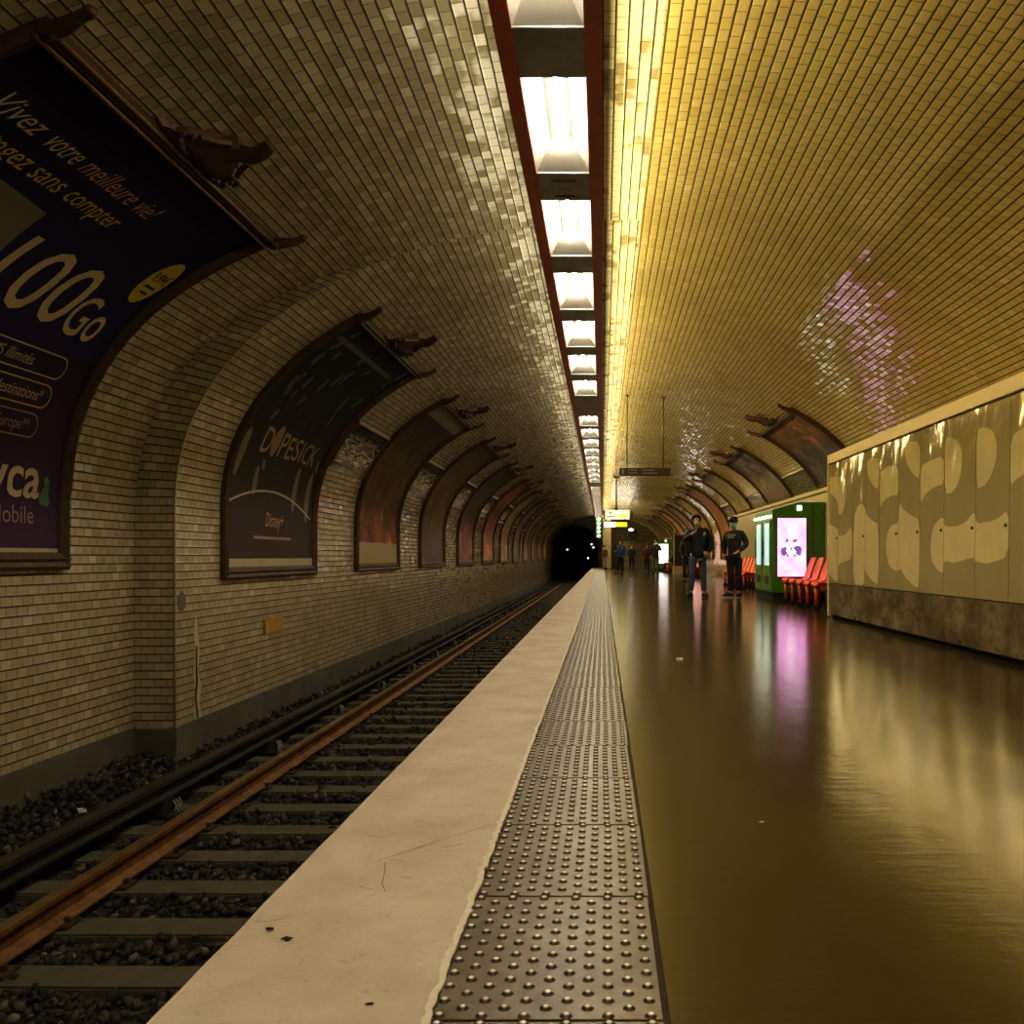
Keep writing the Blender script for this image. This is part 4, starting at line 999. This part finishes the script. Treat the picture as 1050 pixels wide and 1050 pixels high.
# column, mirror and low end fittings
b = MB(); b.box(.0, .62, 66.2, 66.8, 0, 3.95, .03); o = b.build('pillar', M['beige_wall']); tag(o, 'pale square pillar at the far end of the platform', 'pillar')
mz = empty('round_clock', (2.25, 66, 2.45)); tag(mz, 'round black clock hanging at the far end of the platform', 'clock')
b = MB(); b.tube([(0,-.08,0),(0,.08,0)], .34, 24); b.build('case', M['black'], mz, sharp=40)
b = MB(); b.tube([(0,0,.3),(0,0,vault_z(2.25)-2.45)], .025, 6); b.build('hanger_rod', M['rod'], mz)
b = MB(); b.box(-.13,.1,-.10,-.08,-.06,-.02); b.build('hand', M['signtext'], mz)
lm = MB(); lm.ball((2.0,64,2.78), (.18,.1,.1), 2); o = lm.build('end_lamp', M['white_lit']); tag(o, 'small bright lamp glowing above the far black clock', 'lamp')
# stairs with pale nosings behind the end of the platform
stp = empty('staircase', (2.0, 67.5, 0)); tag(stp, 'flight of steps with pale lit edges rising at the far end', 'stairs')
for q in range(12):
    b = MB(); b.box(-.55, 2.6, .38*q, .38*(q+1), 0, .17*(q+1)); t_ = b.build('step', M['plinth'], stp)
    b = MB(); b.box(-.5, .15, .38*q-.02, .38*q+.02, .17*(q+1)-.035, .17*(q+1)+.005); b.build('nosing', M['cream_trim'], t_)
# dark cabinet and bright panels along the right wall
cb = empty('tall_cabinet', (3.55, 44.8, 0)); tag(cb, 'tall dark cabinet with a pale frame standing against the right wall', 'cabinet')
b = MB(); b.box(0, .5, 0, 1.1, .42, 1.95, .01); b.build('dark_body', M['signdark'], cb); b = MB(); b.box(-.02, .5, -.02, 1.12, 0, .42, .01); b.build('pale_base', M['beige_wall'], cb)
b = MB(); b.box(-.05,.01,-.05,0,.3,2.2,.01); b.build('pale_post', M['beige_wall'], cb)
for y, lb in ((42.2, 'narrow glowing pink panel beyond the standing men on the right wall'), (57.8, 'small glowing pink panel beside the distant kiosk')):
    e = empty('lit_panel', (3.9, y, 0)); tag(e, lb, 'light panel')
    b = MB(); b.box(0, .9, 0, .14, 0, 2.1, .01); b.build('case', M['beige_wall'], e)
    b = MB(); b.box(.08, .82, -.01, 0, .5, 1.8, .004); b.build('lit_face', M['pink_panel'], e)
# tunnel lamps
for (x, y, z, m, lb) in ((-3.6, 92, 1.6, 'white_lit', 'single white lamp on a post deep in the tunnel'), (-1.35, 84, .75, 'white_lit', 'yellowish lamp at the right side of the tunnel'), (-.95, 77.5, 1.95, 'white_lit', 'paired white lamps at the tunnel corner')):
    e = empty('tunnel_lamp', (x, y, 0)); tag(e, lb, 'lamp'); b = MB(); b.ball((0,0,z), .08, 1)
    if 'paired' in lb: b.ball((.16,0,z-.28), .08, 1)
    b.build('bulb', M[m], e); b = MB(); b.tube([(0,.05,-1.2),(0,.05,z)], .04, 6); b.build('post', M['plinth'], e)
# small fittings and litter
e = empty('wall_plate', (-4.22, 11.6, 0)); tag(e, 'small ochre plate fixed to the tiles below the pill poster', 'plate')
b = MB(); b.box(0, .02, -.32, .30, -.10, .09, .004); b.build('plate', M['yplate'], e); b = MB(); b.box(.02, .03, -.30, -.24, -.09, .03, .002); b.build('white_tab', M['paper'], e)
def scrap(x, y, z, size, m, lb, cat='litter', seed=0, flat=.25):
    r = random.Random(seed); b = MB(); n = 9
    pts = [(math.cos(2*PI*i/n)*size*r.uniform(.4,1.2), math.sin(2*PI*i/n)*size*r.uniform(.3,.8)) for i in range(n)]
    v = [(x+a, y+c, z+.001) for a, c in pts]+[(x+a*.8, y+c*.8, z+size*flat*r.uniform(.4,1.3)) for a, c in pts]+[(x, y, z+size*flat*.9)]
    b.add(v, [tuple(range(n-1,-1,-1))]+[(i, (i+1)%n, n+(i+1)%n, n+i) for i in range(n)]+[(n+i, n+(i+1)%n, 2*n) for i in range(n)])
    o = b.build('leaf_scrap' if m == 'scrap' else 'paper_scrap', M[m]); tag(o, lb, cat); return o
x, y = fl(295,965); scrap(x, y, .0045, .017, 'scrap', 'small flat dark scrap lying on the pale platform edge', seed=1)
x, y = fl(276,955); scrap(x, y, .0045, .010, 'scrap', 'tiny twisted dark twig on the platform edge left of the flat scrap', seed=2, flat=.6)
x, y = fl(380,1032); scrap(x, y, .0045, .010, 'scrap', 'dark crumbs on the pale edge nearest the camera', seed=3)
x, y = fl(697,676); scrap(x, y, 0, .035, 'white_scrap', 'crumpled pale paper scrap on the glossy platform floor', seed=4, flat=.4)
x, y = fl(781,843); scrap(x, y, 0, .008, 'white_scrap', 'tiny white fleck on the glossy floor near the middle', seed=5)
scrap(-4.03, 7.0, -1.10, .05, 'white_scrap', 'crumpled white paper on the stones beside the near wall', seed=6, flat=.5)
scrap(-4.25, 6.95, -1.10, .07, 'scrap', 'dark lump on the stones against the near wall', seed=8, flat=.7)
scrap(-3.85, 12.6, -1.12, .05, 'white_scrap', 'white litter on the stones below the ochre plate', seed=9, flat=.4)

# ------------------------------------------------------------------ people
def skin_obj(name, pts, edges, m, parent, sub=2, root=0):
    """pts: list of (x,y,z,rx,ry)"""
    me = bpy.data.meshes.new(name); me.from_pydata([p[:3] for p in pts], edges, [])
    o = bpy.data.objects.new(name, me); COL.objects.link(o)
    md = o.modifiers.new('s', 'SKIN'); md.use_smooth_shade = True; md.branch_smoothing = .4
    if not me.skin_vertices:
        bpy.context.view_layer.objects.active = o
        bpy.ops.mesh.customdata_skin_add()
    for i, p in enumerate(pts):
        sv = me.skin_vertices[0].data[i]; sv.radius = (p[3], p[4] if len(p) > 4 else p[3]); sv.use_root = (i == root)
    ss = o.modifiers.new('u', 'SUBSURF'); ss.levels = sub; ss.render_levels = sub
    dg = bpy.context.evaluated_depsgraph_get(); dg.update()
    nm = bpy.data.meshes.new_from_object(o.evaluated_get(dg)); bpy.data.objects.remove(o); bpy.data.meshes.remove(me)
    nm.materials.clear(); nm.materials.append(m); nm.polygons.foreach_set('use_smooth', [True]*len(nm.polygons))
    return link(bpy.data.objects.new(name, nm), parent)
def person(loc, rz, label, P, top, legs_m, scale=1.0, head='hood', mask=None, detail=True, coat=False, group=None, sole=False):
    """P: joints for the limbs; faces -y. x is the figure's left-right on picture."""
    e = empty('person', loc, rz); tag(e, label, 'person', group)
    J = dict(hip=(0,0,.93), waist=(0,0,1.05), chest=(0,.01,1.28), neck=(0,.01,1.46), head=(0,-.01,1.60),
             shL=(-.17,.01,1.40), shR=(.17,.01,1.40), elL=(-.24,.03,1.12), elR=(.24,.03,1.12), haL=(-.22,-.06,.88), haR=(.22,-.06,.88),
             hpL=(-.09,0,.90), hpR=(.09,0,.90), knL=(-.10,-.02,.50), knR=(.10,-.02,.50), anL=(-.11,.02,.09), anR=(.11,.02,.09), toL=(-.13,-.13,.04), toR=(.13,-.13,.04)); J.update(P)
    V = {k: Vector(v) for k, v in J.items()}
    pts = []; ed = []; ix = {}
    def A(k, p, rx, ry=None, prev=None):
        ix[k] = len(pts); pts.append((*p, rx, ry or rx)); 
        if prev: ed.append((ix[prev], ix[k]))
    hd = V['head']; nk = V['neck']
    A('hip', V['hip'], .09, .07); A('waist', V['waist'], .09, .065, 'hip'); A('chest', V['chest'], .09, .07, 'waist'); A('neck', nk, .055, .055, 'chest')
    A('jaw', hd+Vector((0,-.015,-.075)), .058, .062, 'neck'); A('skull', hd+Vector((0,0,.02)), .078, .09, 'jaw'); A('crown', hd+Vector((0,.005,.075)), .06, .07, 'skull')
    for s in 'LR':
        A('sh'+s, V['sh'+s], .042, .042, 'chest'); A('el'+s, V['el'+s], .038, .038, 'sh'+s)
        A('ha'+s, V['ha'+s], .028, .032, 'el'+s)
        d = (V['ha'+s]-V['el'+s]).normalized(); A('pa'+s, V['ha'+s]+d*.06, .022, .036, 'ha'+s)
        A('hp'+s, V['hp'+s], .06, .06, 'hip'); A('kn'+s, V['kn'+s], .045, .045, 'hp'+s); A('an'+s, V['an'+s], .04, .042, 'kn'+s); A('to'+s, V['to'+s], .035, .03, 'an'+s)
        if detail:
            sd = d.cross(Vector((0,1,0))); sd = sd.normalized() if sd.length > .1 else Vector((1,0,0))
            side = Vector((0,1,0)) if abs(d.y) < .7 else Vector((1,0,0)); cur = d.cross(side).normalized()
            pb = V['ha'+s]+d*.085
            for q, (o_, l) in enumerate(((-.027,.060),(-.009,.072),(.009,.068),(.027,.052))):
                A('f%s%d' % (s,q), pb+side*o_+d*.012, .0092, .0092, 'pa'+s); A('g%s%d' % (s,q), pb+side*o_*1.05+d*l*.6+cur*.012, .0085, .0085, 'f%s%d' % (s,q)); A('h%s%d' % (s,q), pb+side*o_*1.05+d*l*.9+cur*.030, .0075, .0075, 'g%s%d' % (s,q))
            A('t1'+s, V['ha'+s]+d*.035-side*.038, .011, .011, 'pa'+s); A('t2'+s, V['ha'+s]+d*.065-side*.058+cur*.012, .009, .009, 't1'+s)
    skin_obj('body', pts, ed, M['skin'], e, 1)
    # jacket
    jp = []; je = []; jx = {}
    def B(k, p, rx, ry=None, prev=None):
        jx[k] = len(jp); jp.append((*p, rx, ry or rx))
        if prev: je.append((jx[prev], jx[k]))
    low = V['hip']+Vector((0,0,-.30 if coat else -.15))
    B('waist', V['waist'], .165, .135); B('hem', low, .195 if not coat else .20, .15, 'waist'); B('chest', V['chest'], .18, .15, 'waist'); B('col', nk+Vector((0,0,-.01)), .09, .09, 'chest')
    for s in 'LR': 
        B('sh'+s, V['sh'+s], .088, .088, 'chest'); B('el'+s, V['el'+s], .07, .07, 'sh'+s); B('wr'+s, V['ha'+s]-(V['ha'+s]-V['el'+s]).normalized()*.02, .048, .048, 'el'+s)
    jk = skin_obj('coat' if coat else 'jacket', jp, je, top, e, 1)
    tp = []; te = []; tx = {}
    def D(k, p, rx, ry=None, prev=None):
        tx[k] = len(tp); tp.append((*p, rx, ry or rx))
        if prev: te.append((tx[prev], tx[k]))
    D('hip', V['hip']+Vector((0,0,.02)), .165, .135)
    for s in 'LR': D('hp'+s, V['hp'+s]+Vector((0,0,-.08)), .10, .105, 'hip'); D('kn'+s, V['kn'+s], .075, .078, 'hp'+s); D('an'+s, V['an'+s]+Vector((0,0,.02)), .062, .066, 'kn'+s)
    skin_obj('trousers', tp, te, legs_m, e, 1)
    for s in 'LR':
        a, t_ = V['an'+s], V['to'+s]; dr = Vector((t_.x-a.x, t_.y-a.y, 0)); dr = dr.normalized() if dr.length > .01 else Vector((0,-1,0))
        c = Vector((a.x, a.y, a.z-.05))+dr*.055
        b = MB(); bm = bmesh.new(); bmesh.ops.create_icosphere(bm, subdivisions=2, radius=1)
        for q in bm.verts:
            if q.co.z < -.35: q.co.z = -.35
        M_ = Matrix.Translation(c) @ Vector((0,-1,0)).rotation_difference(dr).to_matrix().to_4x4() @ Matrix.Diagonal((.055,.15,.075,1)); b.bm(bm, M_); sh = b.build('shoe', M['shoe'], e, True)
        zb = c.z-.026
        b = MB(); b.add([(M_ @ Vector((math.cos(t)*1.03, math.sin(t)*1.03, -.32)))+Vector((0,0,dz)) for dz in (0,-.018) for t in [2*PI*i/16 for i in range(16)]], [(i,(i+1)%16,16+(i+1)%16,16+i) for i in range(16)]+[tuple(range(16)), tuple(range(31,15,-1))])
        b.build('sole', M['sole'] if sole else M['shoe'], sh)
    # head dressing
    c = hd+Vector((0,.012,.035))
    b = MB(); bm = bmesh.new(); bmesh.ops.create_icosphere(bm, subdivisions=3, radius=1)
    if head == 'cap':
        b.bm(bm, Matrix.Translation(c+Vector((0,0,.035))) @ Matrix.Diagonal((.10,.115,.085,1)))
        b.box(c.x-.07, c.x+.07, c.y-.20, c.y-.08, c.z+.02, c.z+.035, .005); b.build('cap', M['blackcloth'], e, sharp=40)
    else:
        bmesh.ops.delete(bm, geom=[q for q in bm.verts if q.co.y < -.28 and q.co.z < .45], context='VERTS')
        b.bm(bm, Matrix.Translation(c+Vector((0,.008,-.005))) @ Matrix.Diagonal((.105,.125,.125,1) if head == 'hood' else (.088,.104,.112,1))); b.build('hood' if head == 'hood' else 'hair', top if head == 'hood' else M['hair'], e, True)
    if detail:
        b = MB()
        for sx in (-1, 1): b.ball(hd+Vector((sx*.03,-.083,.015)), (.012,.008,.007), 1)
        b.build('eyes', M['eye'], e, True)
        b = MB(); b.tube([hd+Vector((0,-.080,.02)), hd+Vector((0,-.098,-.02)), hd+Vector((0,-.085,-.03))], [.008,.013,.012], 6); b.build('nose', M['skin'], e, True)
        b = MB(); b.ball(hd+Vector((0,-.075,-.075)), (.024,.01,.006), 1); b.build('mouth', M['lett_mauve'], e, True)
        b = MB()
        for sx in (-1, 1): b.ball(hd+Vector((sx*.08,.01,.0)), (.012,.02,.03), 1)
        b.build('ears', M['skin'], e, True)
    if mask:
        b = MB(); b.ball(hd+Vector((0,-.045,-.045)), (.066,.068,.058), 2); b.build('face_mask', mask, e, True)
    e.scale = (scale,)*3
    return e, V
# two men standing in front of the kiosk
m1, V = person((2.02, 19.3, 0), math.radians(10), 'person in a black hooded puffer jacket and blue jeans, hand raised, beige face mask', dict(
    elL=(-.30,-.02,1.18), haL=(-.16,-.20,1.33), shL=(-.19,.01,1.40), shR=(.20,.02,1.40), elR=(.30,.06,1.13), haR=(.24,-.02,.90),
    hpL=(-.10,0,.88), hpR=(.10,0,.88), knL=(-.13,-.03,.50), knR=(.12,-.01,.50), anL=(-.14,.02,.10), anR=(.14,.02,.10), toL=(-.24,-.11,.05), toR=(.15,-.15,.05), head=(-.03,-.02,1.60)),
    M['navycloth'], M['jeans'], 1.02, 'hood', M['mask_b'])
b = MB(); b.ball((.22,.15,1.22), (.12,.13,.26), 2); b.build('backpack', M['blackcloth'], m1, True)
b = MB(); b.ball((.11,-.145,1.33), (.035,.012,.045), 1); b.build('jacket_badge', M['emblem'], m1, True)
m2, V = person((2.80, 19.3, 0), math.radians(-22), 'person in black cap, black jacket and teal face mask, one hand at the pocket', dict(
    head=(-.01,-.03,1.60), elR=(.27,.05,1.14), haR=(.12,-.17,.99), elL=(-.24,.05,1.13), haL=(-.20,.0,.90), knL=(-.07,-.04,.50), knR=(.09,.0,.50), anL=(-.08,.0,.10), anR=(.10,.03,.10), toL=(-.19,-.12,.05), toR=(.10,-.14,.05)),
    M['blackcloth'], M['blackcloth'], .99, 'cap', M['mask_t'], sole=True)
b = MB(); b.box(-.13, .07, -.152, -.14, 1.33, 1.36, .004); b.box(-.11, .03, -.152, -.14, 1.28, 1.31, .004); b.build('chest_print', M['emblem'], m2)
person((2.92, 31.5, 0), math.radians(30), 'person in a long dark olive coat standing behind the one with the hooded jacket', dict(), M['olivecloth'], M['blackcloth'], 1.0, 'hair', None, detail=False, coat=True)
person((.92, 46, 0), math.radians(-35), 'person in a blue jacket and dark trousers standing alone mid platform far away', dict(haL=(-.20,-.22,1.12), elL=(-.25,.0,1.12), anL=(-.16,-.05,.10), toL=(-.24,-.16,.05)), M['bluecloth'], M['blackcloth'], 1.0, 'hair', None, detail=False)
person((1.92, 60, 0), 0, 'person all in black standing far off in front of the steps', dict(), M['blackcloth'], M['blackcloth'], .97, 'hood', None, detail=False)
person((2.50, 51.5, 0), math.radians(20), 'person in dull red and black at the left of the distant pair', dict(), M['redcloth'], M['blackcloth'], .92, 'hair', None, detail=False)
person((2.78, 47.5, 0), math.radians(-15), 'person in a dark open jacket and grey trousers at the right of the distant pair', dict(haR=(.14,-.2,1.25), elR=(.27,-.02,1.15)), M['blackcloth'], M['greycloth'], 1.04, 'hair', None, detail=False)
person((.14, 64, 0), math.radians(40), 'person in pale trousers beside the pale pillar at the far end', dict(), M['greycloth'], M['palecloth'], .98, 'hair', None, detail=False)
sit = dict(hip=(0,.05,.50), waist=(0,.09,.62), chest=(0,.12,.86), neck=(0,.10,1.04), head=(0,.06,1.18), shL=(-.17,.12,.98), shR=(.17,.12,.98), elL=(-.22,.0,.74), elR=(.22,.0,.74), haL=(-.12,-.2,.66), haR=(.12,-.2,.66),
    hpL=(-.09,.02,.50), hpR=(.09,.02,.50), knL=(-.11,-.38,.52), knR=(.11,-.38,.52), anL=(-.11,-.36,.10), anR=(.11,-.36,.10), toL=(-.12,-.50,.05), toR=(.12,-.50,.05))
person((3.82, 50.62, 0), math.radians(-90), 'person in dark clothes sitting on an orange seat by the white lit kiosk', sit, M['blackcloth'], M['olivecloth'], 1.0, 'hair', None, detail=False)

# ------------------------------------------------------------------ camera and world
w = bpy.data.worlds.new('station_air'); scene.world = w; w.use_nodes = True
w.node_tree.nodes['Background'].inputs[0].default_value = (1,.8,.5,1); w.node_tree.nodes['Background'].inputs[1].default_value = .02
cam = bpy.data.cameras.new('camera'); co = link(bpy.data.objects.new('camera', cam))
co.location = (0, 0, .87); co.rotation_euler = (PI/2, 0, 0)
cam.lens = 930/1050*36; cam.sensor_width = 36; cam.shift_x = -93/1050; cam.shift_y = 46/1050; cam.clip_start = .05; cam.clip_end = 300
scene.camera = co
scene.view_settings.view_transform = 'Standard'
scene.view_settings.look = 'Medium High Contrast'
scene.view_settings.exposure = .72
